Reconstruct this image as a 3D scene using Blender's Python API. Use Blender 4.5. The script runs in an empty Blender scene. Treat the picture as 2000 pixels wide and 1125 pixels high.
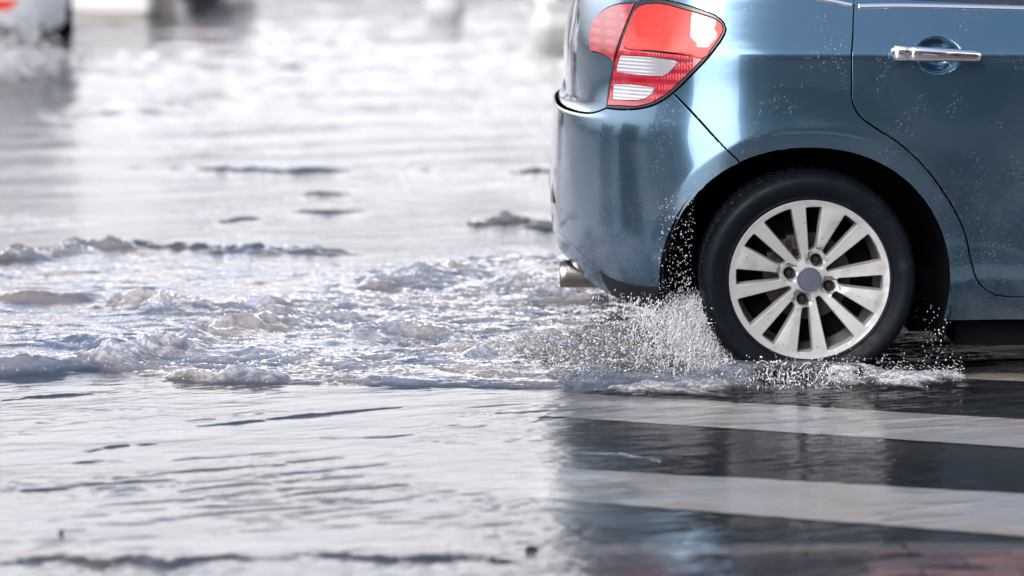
import bpy, math, random
import numpy as np
from mathutils import Vector
from mathutils.geometry import delaunay_2d_cdt
R = math.radians
rng = np.random.default_rng(7)
random.seed(7)
scn = bpy.context.scene
COL = scn.collection

# ------------------------------------------------------------------ camera
TH = R(9.3); F = 5077.0; D = 7.404; H = 1.504; XC = -0.8597
cd = bpy.data.cameras.new('camera'); cam = bpy.data.objects.new('camera', cd); COL.objects.link(cam)
cam.location = (XC, -D, H); cam.rotation_euler = (R(90) - TH, 0, 0)
cd.sensor_width = 36; cd.lens = F / 2000 * 36; cd.clip_end = 3000; cd.clip_start = .1
cd.dof.use_dof = True; cd.dof.focus_distance = 7.5; cd.dof.aperture_fstop = 1.75
scn.camera = cam

# ------------------------------------------------------------------ world and sun
SUN_EL, SUN_AZ = R(44), R(-144)
w = bpy.data.worlds.new('World'); scn.world = w; w.use_nodes = True
nt = w.node_tree; N = nt.nodes; L = nt.links; N.clear()
def wn(t, **k):
    n = N.new(t)
    for a, b in k.items(): setattr(n, a, b)
    return n
sky = wn('ShaderNodeTexSky', sky_type='NISHITA', sun_disc=False, sun_elevation=SUN_EL, sun_rotation=SUN_AZ)
sky.dust_density = 2.0; sky.air_density = 1.2
tc = wn('ShaderNodeTexCoord')
sep = wn('ShaderNodeSeparateXYZ'); L.new(tc.outputs['Generated'], sep.inputs[0])
skm = wn('ShaderNodeVectorMath', operation='SCALE'); L.new(sky.outputs[0], skm.inputs[0]); skm.inputs['Scale'].default_value = 0.145
nz = wn('ShaderNodeTexNoise'); nz.inputs['Scale'].default_value = 2.6; nz.inputs['Detail'].default_value = 6; nz.inputs['Roughness'].default_value = .55
mp = wn('ShaderNodeMapping'); mp.inputs['Scale'].default_value = (1, 1, 2.2); L.new(tc.outputs['Generated'], mp.inputs[0]); L.new(mp.outputs[0], nz.inputs[0])
low = wn('ShaderNodeMapRange', interpolation_type='SMOOTHSTEP'); L.new(sep.outputs['Z'], low.inputs[0])
low.inputs[1].default_value = .22; low.inputs[2].default_value = .54; low.inputs[3].default_value = .55; low.inputs[4].default_value = -.16
add = wn('ShaderNodeMath', operation='ADD'); L.new(nz.outputs[0], add.inputs[0]); L.new(low.outputs[0], add.inputs[1])
cm = wn('ShaderNodeMapRange', interpolation_type='SMOOTHSTEP'); L.new(add.outputs[0], cm.inputs[0]); cm.inputs[1].default_value = .42; cm.inputs[2].default_value = .66
dt = wn('ShaderNodeVectorMath', operation='DOT_PRODUCT'); L.new(tc.outputs['Generated'], dt.inputs[0]); dt.inputs[1].default_value = (-.35, .93, .1)
dm = wn('ShaderNodeMapRange', interpolation_type='SMOOTHSTEP'); L.new(dt.outputs['Value'], dm.inputs[0])
dm.inputs[1].default_value = -.5; dm.inputs[2].default_value = .7; dm.inputs[3].default_value = 1.5; dm.inputs[4].default_value = 3.0
el = wn('ShaderNodeMapRange'); L.new(sep.outputs['Z'], el.inputs[0])
el.inputs[1].default_value = .04; el.inputs[2].default_value = .34; el.inputs[3].default_value = .09; el.inputs[4].default_value = 1.12
em0 = wn('ShaderNodeMath', operation='MULTIPLY'); L.new(el.outputs[0], em0.inputs[0]); L.new(dm.outputs[0], em0.inputs[1])
# sky glow added below the sun, mirrored white in the rear quarter panel
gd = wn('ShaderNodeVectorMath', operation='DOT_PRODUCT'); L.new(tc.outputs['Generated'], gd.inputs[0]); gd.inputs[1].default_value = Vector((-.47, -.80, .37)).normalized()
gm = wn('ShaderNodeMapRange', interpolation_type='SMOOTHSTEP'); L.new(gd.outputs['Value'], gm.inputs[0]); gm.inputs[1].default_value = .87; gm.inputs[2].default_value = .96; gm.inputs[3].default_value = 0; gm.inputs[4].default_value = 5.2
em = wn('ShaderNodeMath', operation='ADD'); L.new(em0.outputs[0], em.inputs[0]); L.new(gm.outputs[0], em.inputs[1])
cc = wn('ShaderNodeVectorMath', operation='SCALE'); cc.inputs[0].default_value = (1.0, .985, 1.03); L.new(em.outputs[0], cc.inputs['Scale'])
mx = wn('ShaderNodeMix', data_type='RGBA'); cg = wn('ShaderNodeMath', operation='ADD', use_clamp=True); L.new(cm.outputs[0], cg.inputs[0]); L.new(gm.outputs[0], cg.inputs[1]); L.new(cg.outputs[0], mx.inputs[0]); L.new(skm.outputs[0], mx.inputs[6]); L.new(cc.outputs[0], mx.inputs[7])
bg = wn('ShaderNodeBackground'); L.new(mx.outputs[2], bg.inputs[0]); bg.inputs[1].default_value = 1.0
wo = wn('ShaderNodeOutputWorld'); L.new(bg.outputs[0], wo.inputs[0])
sd = bpy.data.lights.new('sun', 'SUN'); sd.energy = 1.6; sd.angle = R(14); sd.color = (1, .93, .83)
so = bpy.data.objects.new('sun', sd); COL.objects.link(so)
sv = Vector((math.sin(SUN_AZ) * math.cos(SUN_EL), math.cos(SUN_AZ) * math.cos(SUN_EL), math.sin(SUN_EL)))
so.rotation_euler = sv.to_track_quat('Z', 'Y').to_euler()
scn.view_settings.view_transform = 'Standard'; scn.view_settings.look = 'None'
scn.view_settings.exposure = 0.33; scn.view_settings.gamma = 1.0
scn.cycles.max_bounces = 10; scn.cycles.transparent_max_bounces = 24
scn.cycles.caustics_reflective = False; scn.cycles.caustics_refractive = False
scn.cycles.sample_clamp_indirect = 6

# ------------------------------------------------------------------ projection helpers (measuring the photograph)
ct, st = math.cos(TH), math.sin(TH)
def proj(P):
    x = P[..., 0] - XC; y = P[..., 1] + D; z = H - P[..., 2]
    d = y * ct + z * st; v = z * ct - y * st
    return np.stack([1000 + F * x / d, 562.5 + F * v / d], -1)
def g(px, py, z=0.0):
    """point of the ground (height z) seen at a pixel of the photograph"""
    a = (py - 562.5) / F; b = (px - 1000) / F
    dz = -(st + a * ct); dy = ct - a * st
    t = (z - H) / dz
    return (XC + b * t, -D + dy * t)

# ------------------------------------------------------------------ object helpers
def tag(o, label=None, cat=None, group=None, kind=None):
    if label: o['label'] = label
    if cat: o['category'] = cat
    if group: o['group'] = group
    if kind: o['kind'] = kind
    return o
def empty(name, loc=(0, 0, 0), rz=0, parent=None):
    o = bpy.data.objects.new(name, None); COL.objects.link(o); o.location = loc; o.rotation_euler = (0, 0, rz); o.parent = parent
    o.empty_display_size = .1
    return o
def mesh(name, V, Fc, mat, parent=None, smooth=True, normals=None, mats=None, mi=None):
    me = bpy.data.meshes.new(name)
    V = np.asarray(V, dtype=np.float32)
    if isinstance(Fc, np.ndarray):
        k = Fc.shape[1]; n = len(Fc)
        me.vertices.add(len(V)); me.vertices.foreach_set('co', V.ravel())
        me.loops.add(n * k); me.loops.foreach_set('vertex_index', Fc.astype(np.int32).ravel())
        me.polygons.add(n); me.polygons.foreach_set('loop_start', np.arange(0, n * k, k, dtype=np.int32))
        me.polygons.foreach_set('loop_total', np.full(n, k, dtype=np.int32))
        me.update(calc_edges=True)
    else:
        me.from_pydata([tuple(map(float, v)) for v in V], [], Fc)
        me.update()
    if smooth: me.polygons.foreach_set('use_smooth', [True] * len(me.polygons))
    for m in (mats or [mat]): me.materials.append(m)
    if mi is not None: me.polygons.foreach_set('material_index', np.asarray(mi, dtype=np.int32))
    if normals is not None: me.normals_split_custom_set_from_vertices([tuple(map(float, v)) for v in normals])
    o = bpy.data.objects.new(name, me); COL.objects.link(o); o.parent = parent
    return o
class MB:
    def __init__(s): s.v = []; s.f = []
    def add(s, v, f):
        b = len(s.v); s.v += [tuple(p) for p in v]; s.f += [tuple(i + b for i in q) for q in f]; return s
    def box(s, x0, x1, y0, y1, z0, z1):
        v = [(x, y, z) for z in (z0, z1) for y in (y0, y1) for x in (x0, x1)]
        return s.add(v, [(0, 2, 3, 1), (4, 5, 7, 6), (0, 1, 5, 4), (2, 6, 7, 3), (0, 4, 6, 2), (1, 3, 7, 5)])
    def lathe(s, prof, n=48, c=(0, 0, 0), axis='y', close=False):
        """prof: (r, h) pairs; revolved about the axis"""
        v = []; f = []
        for r, h in prof:
            for i in range(n):
                a = 2 * math.pi * i / n
                p = (r * math.cos(a), h, r * math.sin(a)) if axis == 'y' else ((h, r * math.cos(a), r * math.sin(a)) if axis == 'x' else (r * math.cos(a), r * math.sin(a), h))
                v.append((p[0] + c[0], p[1] + c[1], p[2] + c[2]))
        m = len(prof)
        for j in range(m - 1):
            for i in range(n):
                k = (i + 1) % n; f.append((j * n + i, j * n + k, (j + 1) * n + k, (j + 1) * n + i))
        return s.add(v, f)
    def tube(s, pts, rad, n=8, cap=True):
        pts = [Vector(p) for p in pts]; rings = []
        rr = rad if isinstance(rad, (list, tuple)) else [rad] * len(pts)
        v = []; f = []
        for i, p in enumerate(pts):
            t = (pts[min(i + 1, len(pts) - 1)] - pts[max(i - 1, 0)]).normalized()
            up = Vector((0, 0, 1)) if abs(t.z) < .9 else Vector((1, 0, 0))
            a = t.cross(up).normalized(); b = a.cross(t)
            for k in range(n):
                q = 2 * math.pi * k / n; v.append(p + (a * math.cos(q) + b * math.sin(q)) * rr[i])
        for i in range(len(pts) - 1):
            for k in range(n):
                k2 = (k + 1) % n; f.append((i * n + k, i * n + k2, (i + 1) * n + k2, (i + 1) * n + k))
        if cap:
            f.append(tuple(range(n))[::-1]); f.append(tuple((len(pts) - 1) * n + k for k in range(n)))
        return s.add(v, f)
    def build(s, name, mat, parent=None, smooth=False, mats=None, mi=None):
        o = mesh(name, s.v, s.f, mat, parent, smooth, mats=mats, mi=mi)
        if smooth:
            try: o.data.set_sharp_from_angle(angle=R(35))
            except Exception: pass
        return o

# ------------------------------------------------------------------ materials
def mat(name, color=(.5, .5, .5), rough=.5, metal=0, coat=0, spec=.5, **k):
    m = bpy.data.materials.new(name); m.use_nodes = True
    b = m.node_tree.nodes['Principled BSDF']
    b.inputs['Base Color'].default_value = (*color, 1); b.inputs['Roughness'].default_value = rough
    b.inputs['Metallic'].default_value = metal; b.inputs['Coat Weight'].default_value = coat; b.inputs['Coat Roughness'].default_value = .03
    b.inputs['Specular IOR Level'].default_value = spec
    for a, v in k.items(): b.inputs[a.replace('_', ' ')].default_value = v
    return m
class NT:
    def __init__(s, m): s.t = m.node_tree; s.n = s.t.nodes; s.l = s.t.links; s.b = s.n.get('Principled BSDF'); s.out = s.n.get('Material Output')
    def new(s, t, ins=None, **k):
        n = s.n.new(t)
        for a, b in k.items(): setattr(n, a, b)
        for a, b in (ins or {}).items():
            if isinstance(b, bpy.types.NodeSocket): s.l.new(b, n.inputs[a])
            else: n.inputs[a].default_value = b
        return n
    def co(s, which='Object', scale=(1, 1, 1)):
        t = s.new('ShaderNodeTexCoord'); m = s.new('ShaderNodeMapping', {0: t.outputs[which], 3: scale}); return m.outputs[0]
    def noise(s, vec, scale, detail=4, rough=.55, dist=0):
        return s.new('ShaderNodeTexNoise', {'Vector': vec, 'Scale': scale, 'Detail': detail, 'Roughness': rough, 'Distortion': dist}).outputs[0]
    def ramp(s, x, a, b, c=0., d=1., smooth=True):
        return s.new('ShaderNodeMapRange', {0: x, 1: a, 2: b, 3: c, 4: d}, interpolation_type='SMOOTHSTEP' if smooth else 'LINEAR').outputs[0]
    def math(s, op, a, b=0.):
        return s.new('ShaderNodeMath', {0: a, 1: b}, operation=op).outputs[0]
    def mixc(s, f, a, b):
        return s.new('ShaderNodeMix', {0: f, 6: a if not isinstance(a, tuple) else (*a, 1)[:4], 7: b if not isinstance(b, tuple) else (*b, 1)[:4]}, data_type='RGBA').outputs[2]
    def bump(s, h, strength=.3, dist=.01, normal=None):
        n = s.new('ShaderNodeBump', {'Height': h, 'Strength': strength, 'Distance': dist})
        if normal is not None: s.l.new(normal, n.inputs['Normal'])
        return n.outputs[0]
    def set(s, name, v): s.l.new(v, s.b.inputs[name]); return s

def paint_mat(name, col, metal, dirt=True):
    m = mat(name, col, .18 if metal > .5 else .38, metal, 1.0)
    t = NT(m); co = t.co()
    fl = t.noise(co, 900, 2); n1 = t.noise(co, 3.5, 6, .6)
    c = t.mixc(t.ramp(fl, .35, .7), tuple(x * .88 for x in col), tuple(min(1, x * 1.12) for x in col))
    if dirt:
        sp = t.ramp(t.noise(co, 150, 3, .7), .60, .70)
        sepz = t.new('ShaderNodeSeparateXYZ', {0: co})
        lowz = t.ramp(sepz.outputs['Z'], .25, .95, 1., 0.)
        d = t.math('MULTIPLY', t.math('MULTIPLY', sp, lowz), .7)
        film = t.math('MULTIPLY', t.math('MULTIPLY', lowz, t.ramp(n1, .35, .75)), .38)
        d2 = t.math('MAXIMUM', d, film)
        c = t.mixc(d2, c, (.27, .25, .235))
        t.set('Coat Roughness', t.math('ADD', t.math('MULTIPLY', d2, .5), .025))
        t.set('Metallic', t.math('MULTIPLY', t.math('SUBTRACT', 1., d2), metal))
        # beads of rain water on the paint
        vo = t.new('ShaderNodeTexVoronoi', {'Vector': co, 'Scale': 95.}); gate = t.ramp(t.noise(co, 9, 3), .5, .6)
        bead = t.math('MULTIPLY', t.ramp(vo.outputs['Distance'], .1, .3, 1., 0.), gate)
        bn = t.bump(bead, .6, .0012)
        t.l.new(bn, t.b.inputs['Coat Normal'])
    t.set('Base Color', c)
    return m
M_blue = paint_mat('blue_paint', (.070, .145, .215), .88)
M_white = paint_mat('white_paint', (.74, .75, .78), 0.0)
M_grey = paint_mat('grey_paint', (.30, .32, .36), .4)
M_black = mat('black_plastic', (.012, .013, .016), .3)
M_liner = mat('liner', (.004, .004, .006), .9, spec=.05)
M_glass = mat('dark_glass', (.008, .010, .012), .04, 0, 1.0)
M_chrome = mat('chrome', (.82, .83, .86), .07, 1)
M_gap = mat('seam_rubber', (.006, .007, .010), .6)
def tyre_mat():
    m = mat('tyre_rubber', (.010, .013, .018), .4, spec=.10); t = NT(m); co = t.co()
    n = t.noise(co, 30, 5, .6); t.set('Roughness', t.ramp(n, .3, .7, .30, .6))
    t.set('Base Color', t.mixc(t.ramp(t.noise(co, 12, 6, .7), .55, .8), (.004, .006, .009), (.020, .022, .026)))
    t.l.new(t.bump(t.noise(co, 220, 2), .15, .002), t.b.inputs['Normal']); return m
M_tyre = tyre_mat()
def alloy():
    m = mat('alloy', (.50, .50, .50), .36, .45, .35); t = NT(m); co = t.co()
    n = t.noise(co, 16, 6, .65); sp = t.ramp(t.noise(co, 70, 4, .7), .64, .70)
    c = t.mixc(t.ramp(n, .45, .8), (.48, .475, .47), (.30, .29, .275)); c = t.mixc(t.math('MULTIPLY', sp, .7), c, (.07, .055, .045))
    t.set('Base Color', c); t.set('Roughness', t.ramp(n, .3, .8, .28, .5)); return m
M_alloy = alloy()
M_barrel = mat('rim_barrel', (.30, .29, .29), .35, .7)
M_disc = mat('brake_iron', (.05, .04, .036), .5, .6)
M_cap = mat('wheel_cap', (.13, .145, .19), .35, .6)

def lens_mat(name, col, scale=(160, 160, 160), emit=0.0, rough=.12, bumpst=.3):
    m = mat(name, col, rough, 0, 1.0); t = NT(m); co = t.co(scale=(1, .3, 1))
    wv = t.new('ShaderNodeTexWave', {'Vector': co, 'Scale': scale[0], 'Distortion': 2.5, 'Detail Scale': 3.}, bands_direction='X').outputs['Fac']
    wz = t.new('ShaderNodeTexWave', {'Vector': co, 'Scale': scale[1], 'Distortion': .2}, bands_direction='Z').outputs['Fac']
    h = t.math('MULTIPLY', wv, wz)
    t.l.new(t.bump(h, bumpst, .003), t.b.inputs['Normal'])
    t.set('Base Color', t.mixc(t.ramp(h, .0, .6), tuple(x * .6 for x in col), tuple(min(1, x * 1.1) for x in col)))
    if emit:
        t.b.inputs['Emission Color'].default_value = (*col, 1); t.b.inputs['Emission Strength'].default_value = emit
    return m
M_red = lens_mat('red_lens', (.60, .012, .012), (9, 13, 1), .22, rough=.5, bumpst=.22)
M_red.node_tree.nodes['Principled BSDF'].inputs['Coat Weight'].default_value = .55; M_red.node_tree.nodes['Principled BSDF'].inputs['Specular IOR Level'].default_value = .2
M_red.node_tree.nodes['Principled BSDF'].inputs['Emission Color'].default_value = (1, .10, .04, 1)
M_redd = lens_mat('deep_red_lens', (.42, .012, .03), (40, 10, 1))
M_gate = lens_mat('smoked_red_lens', (.36, .025, .035), (8, 12, 1), .05, rough=.4, bumpst=.3)
M_clear = lens_mat('clear_lens', (.42, .42, .45), (1.5, 30, 1), rough=.2, bumpst=.35)
M_indic = lens_mat('amber_lens', (.8, .25, .03))

# ------------------------------------------------------------------ numeric tools
def hermite(xs, ys, x):
    xs = np.asarray(xs, float); ys = np.asarray(ys, float)
    d = np.diff(ys) / np.diff(xs); m = np.zeros_like(ys); m[0] = d[0]; m[-1] = d[-1]
    for i in range(1, len(xs) - 1):
        if d[i - 1] * d[i] > 0:
            w1 = 2 * (xs[i + 1] - xs[i]) + xs[i] - xs[i - 1]; w2 = xs[i + 1] - xs[i] + 2 * (xs[i] - xs[i - 1])
            m[i] = (w1 + w2) / (w1 / d[i - 1] + w2 / d[i])
    x = np.clip(x, xs[0], xs[-1]); k = np.clip(np.searchsorted(xs, x) - 1, 0, len(xs) - 2)
    h = xs[k + 1] - xs[k]; t = (x - xs[k]) / h
    return (2*t**3 - 3*t**2 + 1) * ys[k] + (t**3 - 2*t**2 + t) * h * m[k] + (-2*t**3 + 3*t**2) * ys[k+1] + (t**3 - t**2) * h * m[k+1]
def sstep(a, b, x):
    t = np.clip((x - a) / (b - a), 0, 1); return t * t * (3 - 2 * t)
def inpoly(x, y, poly):
    r = np.zeros(np.shape(x), bool); n = len(poly)
    for i in range(n):
        x1, y1 = poly[i]; x2, y2 = poly[(i + 1) % n]
        if y1 == y2: continue
        c = ((y1 > y) != (y2 > y)) & (x < (x2 - x1) * (y - y1) / (y2 - y1) + x1); r ^= c
    return r
def dist_poly(x, y, pts, closed=False):
    """distance to a polyline and the running parameter of the nearest point"""
    best = np.full(np.shape(x), 1e9); par = np.zeros(np.shape(x)); n = len(pts); m = n if closed else n - 1
    side = np.zeros(np.shape(x))
    for i in range(m):
        x1, y1 = pts[i]; x2, y2 = pts[(i + 1) % n]; dx, dy = x2 - x1, y2 - y1; l2 = dx*dx + dy*dy + 1e-12
        t = np.clip(((x - x1) * dx + (y - y1) * dy) / l2, 0, 1); d = np.hypot(x - x1 - t*dx, y - y1 - t*dy)
        k = d < best; best = np.where(k, d, best); par = np.where(k, (i + t) / m, par); side = np.where(k, dx * (y - y1) - dy * (x - x1), side)
    return best, par, np.sign(side)
_perm = rng.permutation(512).astype(np.int64); _perm = np.concatenate([_perm, _perm, _perm]); _ang = rng.random(512) * 2 * np.pi
def pnoise(x, y, seed=0):
    xi = np.floor(x).astype(np.int64); yi = np.floor(y).astype(np.int64); xf = x - xi; yf = y - yi
    u = xf**3 * (xf * (xf * 6 - 15) + 10); v = yf**3 * (yf * (yf * 6 - 15) + 10)
    def gr(ix, iy, dx, dy):
        h = _ang[_perm[(_perm[(ix + seed * 37) & 511] + iy) & 511]]; return np.cos(h) * dx + np.sin(h) * dy
    a = gr(xi, yi, xf, yf); b = gr(xi + 1, yi, xf - 1, yf); c = gr(xi, yi + 1, xf, yf - 1); d = gr(xi + 1, yi + 1, xf - 1, yf - 1)
    return (a * (1 - u) + b * u) * (1 - v) + (c * (1 - u) + d * u) * v
def fbm(x, y, o=4, seed=0, gain=.5, ridged=False):
    s = 0; a = 1
    for i in range(o):
        n = pnoise(x, y, seed + i)
        s = s + a * ((1 - 2.6 * np.abs(n)) if ridged else n * 1.6); x = x * 2.03 + 5.3; y = y * 2.03 + 1.7; a *= gain
    return s

# ------------------------------------------------------------------ car body surface
#   V     z     half-width  rear x   front x
PR = np.array([
 (0.14, .14, .775, -.60, 2.95), (.20, .20, .800, -.655, 3.02), (.26, .26, .822, -.70, 3.08), (.32, .32, .838, -.722, 3.12), (.38, .38, .846, -.733, 3.15),
 (.45, .45, .851, -.738, 3.17), (.60, .60, .853, -.736, 3.17), (.70, .70, .8525, -.734, 3.14), (.745, .745, .852, -.730, 3.11), (.760, .760, .8515, -.728, 3.10), (.770, .770, .851, -.705, 3.09),
 (.80, .80, .850, -.692, 3.05), (.88, .88, .847, -.694, 2.90), (.93, .93, .8445, -.693, 2.75), (.96, .96, .842, -.691, 2.62), (.985, .985, .834, -.688, 2.50), (1.03, 1.03, .8155, -.680, 2.30),
 (1.08, 1.08, .794, -.668, 2.12), (1.12, 1.12, .777, -.655, 2.00), (1.26, 1.25, .735, -.600, 1.72), (1.42, 1.39, .67, -.52, 1.38), (1.52, 1.46, .60, -.46, 1.15), (1.66, 1.495, .46, -.42, 1.02),
 (1.88, 1.515, .24, -.38, .92), (2.12, 1.522, .004, -.36, .88)])
PRS = PR[(PR[:, 0] < .72) | (PR[:, 0] > .85)]
HX = (0.0, 2.466); HZ = .31; RA = .412
HCUP = []
M1, M2, M3 = 1.15, 3.85, 5.0
VMAX = 2.12
def archd(X, Z, k):
    """distance outside the wheel arch curve k"""
    dx = (X - HX[k] + .009); dz = Z - (HZ - .025)
    return (np.abs(dx) ** 2.15 + np.abs(dz * 1.0) ** 2.15) ** (1 / 2.15) - RA
def P(m, V):
    m = np.asarray(m, float); V = np.asarray(V, float)
    Z = hermite(PR[:, 0], PR[:, 1], V); W = hermite(PR[:, 0], PR[:, 2], V); xr = hermite(PR[:, 0], PR[:, 3], V); xf = hermite(PR[:, 0], PR[:, 4], V)
    xs_ = hermite(PRS[:, 0], PRS[:, 3], V); fd = 1 - sstep(.28, .52, np.clip(m / M1, 0, 1)); xr = xs_ + (xr - xs_) * fd
    A = np.minimum(.62, .45 * (xf - xr)); A2 = np.minimum(.75, .45 * (xf - xr)); n = 2.7
    def corner(phi, A, s):
        r = (np.abs(np.cos(phi)) ** n + np.abs(np.sin(phi)) ** n) ** (-1 / n); return A * r * np.cos(phi), W * r * np.sin(phi)
    U = np.clip(m / M1, 0, 1); cx, cy = corner(U * np.pi / 2, A, 0)
    U3 = np.clip((m - M2) / (M3 - M2), 0, 1); fx, fy = corner((1 - U3) * np.pi / 2, A2, 0)
    U2 = np.clip((m - M1) / (M2 - M1), 0, 1)
    X = np.where(m <= M1, xr + A - cx, np.where(m >= M2, xf - A2 + fx, xr + A + U2 * (xf - A2 - xr - A)))
    Y = np.where(m <= M1, cy, np.where(m >= M2, fy, W))
    Y = .85 - Y + .010 * (X - 1.1) ** 2 * np.clip(Y / .8, 0, 1) ** 2
    lowz = 1 - sstep(.75, 1.05, Z); side_all = sstep(.5, .9, np.clip((.85 - Y) / .85, 0, 1))
    for k in (0, 1):
        d = archd(X, Z, k); side = sstep(.5, .9, np.clip((.85 - Y) / .85, 0, 1))
        Y = Y - side * lowz * .020 * np.exp(-.5 * ((d - .052) + np.sqrt((d - .052) ** 2 + .007 ** 2)) / .11)
    # scooped cup behind each door handle, near and far side
    for hx in HCUP:
        rho = np.sqrt(((X - hx[0]) / .070) ** 2 + ((Z - hx[1]) / .053) ** 2)
        Y = Y + side_all * .032 * (1 - sstep(.45, 1.0, rho))
    # soft hollow low on the doors
    Y = Y + .010 * np.exp(-((Z - .46) / .07) ** 2) * sstep(.45, .8, X) * (1 - sstep(1.7, 2.0, X))
    return np.stack([X, Y, Z], -1)
def NRM(m, V):
    e = .002
    a = P(m + e, V) - P(m - e, V); b = P(m, np.minimum(V + e, VMAX)) - P(m, V - e)
    n = np.cross(a, b); return n / (np.linalg.norm(n, axis=-1, keepdims=True) + 1e-12)
_gm, _gv = np.meshgrid(np.linspace(.05, 3.4, 336), np.linspace(.15, 1.3, 231), indexing='ij')
_gp = proj(P(_gm, _gv))
def inv(px, py):
    d = np.hypot(_gp[..., 0] - px, _gp[..., 1] - py); i = np.unravel_index(np.argmin(d), d.shape)
    m, V = _gm[i], _gv[i]
    for _ in range(12):
        q = proj(P(m, V)); e = .0015
        jm = (proj(P(m + e, V)) - q) / e; jv = (proj(P(m, V + e)) - q) / e
        J = np.array([[jm[0], jv[0]], [jm[1], jv[1]]]); r = np.array([px, py]) - q
        if abs(np.linalg.det(J)) < 2e4: break
        s = np.linalg.solve(J, r); s = np.clip(s, -.03, .03); m2, V2 = m + s[0], V + s[1]
        q2 = proj(P(m2, V2))
        if np.hypot(*(np.array([px, py]) - q2)) > np.hypot(*r): break
        m, V = m2, V2
    return (max(float(m), 0.0), float(V))
def spline(pts, step=.012):
    """smooth polyline through points"""
    p = [np.array(q, float) for q in pts]; out = []
    for i in range(len(p) - 1):
        a = p[max(i-1, 0)]; b = p[i]; c = p[i+1]; d = p[min(i+2, len(p)-1)]
        n = max(1, int(np.hypot(*(c - b)) / step))
        for k in range(n):
            t = k / n; out.append(tuple(.5 * ((2*b) + (-a + c) * t + (2*a - 5*b + 4*c - d) * t*t + (-a + 3*b - 3*c + d) * t**3)))
    out.append(tuple(p[-1])); return out
def straight(pts, step=.03):
    out = []
    for a, b in zip(pts[:-1], pts[1:]):
        n = max(1, int(math.hypot(b[0]-a[0], b[1]-a[1]) / step))
        out += [(a[0] + (b[0]-a[0]) * k / n, a[1] + (b[1]-a[1]) * k / n) for k in range(n)]
    out.append(pts[-1]); return out
def ipx(pts): return spline([inv(*p) for p in pts])
def mx_(X, V):
    lo, hi = .3, 4.6
    for _ in range(40):
        c = (lo + hi) / 2
        if P(c, V)[0] < X: lo = c
        else: hi = c
    return lo

_hp = P(*inv(1832, 108)); HCUP += [(_hp[0], _hp[2]), (_hp[0] + 1.02, _hp[2] - .004)]
# feature curves (domain coordinates)
seam_lamp = ipx([(1245, 4), (1222, 58), (1203, 115), (1191, 165), (1185, 211)])
lamp_bot = ipx([(1185, 211), (1215, 214), (1243, 213), (1272, 207), (1295, 196), (1314, 182)])
lamp_right = ipx([(1314, 182), (1350, 147), (1380, 116), (1408, 80), (1418, 58), (1413, 44), (1395, 29)])
lamp_top = ipx([(1395, 29), (1345, 12), (1300, 1), (1270, -2), (1245, 4)])
lamp_bot[0] = seam_lamp[-1]; lamp_bot[-1] = lamp_right[0]; lamp_right[-1] = lamp_top[0]; lamp_top[-1] = seam_lamp[0]
LAMP = seam_lamp[:-1] + lamp_bot[:-1] + lamp_right[:-1] + lamp_top[:-1]
sb = ipx([(1314, 182), (1375, 245), (1440, 312)]); sb[0] = lamp_right[0]
sb = sb + [(sb[-1][0] + .03, sb[-1][1] - .035)]
LEDGE = .765
ledge = straight([(0, LEDGE), (seam_lamp[-1][0] - .25, LEDGE)]) ; ledge = ledge + spline([ledge[-1], (seam_lamp[-1][0] - .08, LEDGE + .004), seam_lamp[-1]])[1:]
val = [inv(*p) for p in [(1086, 452), (1104, 470), (1130, 490), (1152, 512), (1195, 545), (1250, 559), (1296, 563)]]
val = spline([(0, val[0][1] + .01), (val[0][0] * .5, val[0][1] + .005)] + val + [(val[-1][0] + .06, val[-1][1])])
bot = [inv(*p) for p in [(1100, 495), (1130, 528), (1165, 560), (1200, 580), (1245, 599), (1285, 606)]]
V_SILL = inv(1950, 626)[1]
bot = spline([(0, bot[0][1] + .01), (bot[0][0] * .5, bot[0][1])] + bot + [(bot[-1][0] + .05, bot[-1][1] - .002)])
bot = bot + straight([(bot[-1][0] + .15, V_SILL), (4.1, V_SILL), (4.3, .19), (M3, .19)])
BOTPOLY = bot + [(M3, -1), (0, -1)]
def arch_curve(k):
    out = []
    for i in range(0, 73):
        a = math.pi * (-.30 + 1.60 * i / 72); cxx, czz = math.cos(a), math.sin(a)
        r = RA / (abs(cxx) ** 2.15 + abs(czz) ** 2.15) ** (1/2.15)
        X = HX[k] - .009 - r * cxx; Z = HZ - .025 + r * czz
        if Z > .15: out.append((mx_(X, Z), Z))
    return out
ARCH = [arch_curve(0), arch_curve(1)]
gate_up = spline([seam_lamp[0], (seam_lamp[0][0] - .01, seam_lamp[0][1] + .06), (seam_lamp[0][0] - .10, 1.30), (seam_lamp[0][0] - .16, 1.5), (seam_lamp[0][0] - .2, 1.6)])
gate_top = straight([gate_up[-1], (0, 1.6)])
GATE = ledge + seam_lamp[::-1][1:] + gate_up[1:] + gate_top[1:]
inl = [inv(*p) for p in [(1153, 100), (1151, 78), (1155, 55), (1165, 34), (1185, 17), (1210, 8), (1243, 6)]]
inl_b = [inv(*p) for p in [(1153, 100), (1172, 104), (1190, 113), (1200, 122)]]
LAMP2 = spline(inl)[:-1] + [(p[0] - .006, p[1]) for p in seam_lamp if p[1] > inl_b[-1][1]] + spline(inl_b)[::-1][:-1]
gr_l = ipx([(1152, 105), (1172, 109), (1188, 117)])
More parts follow.
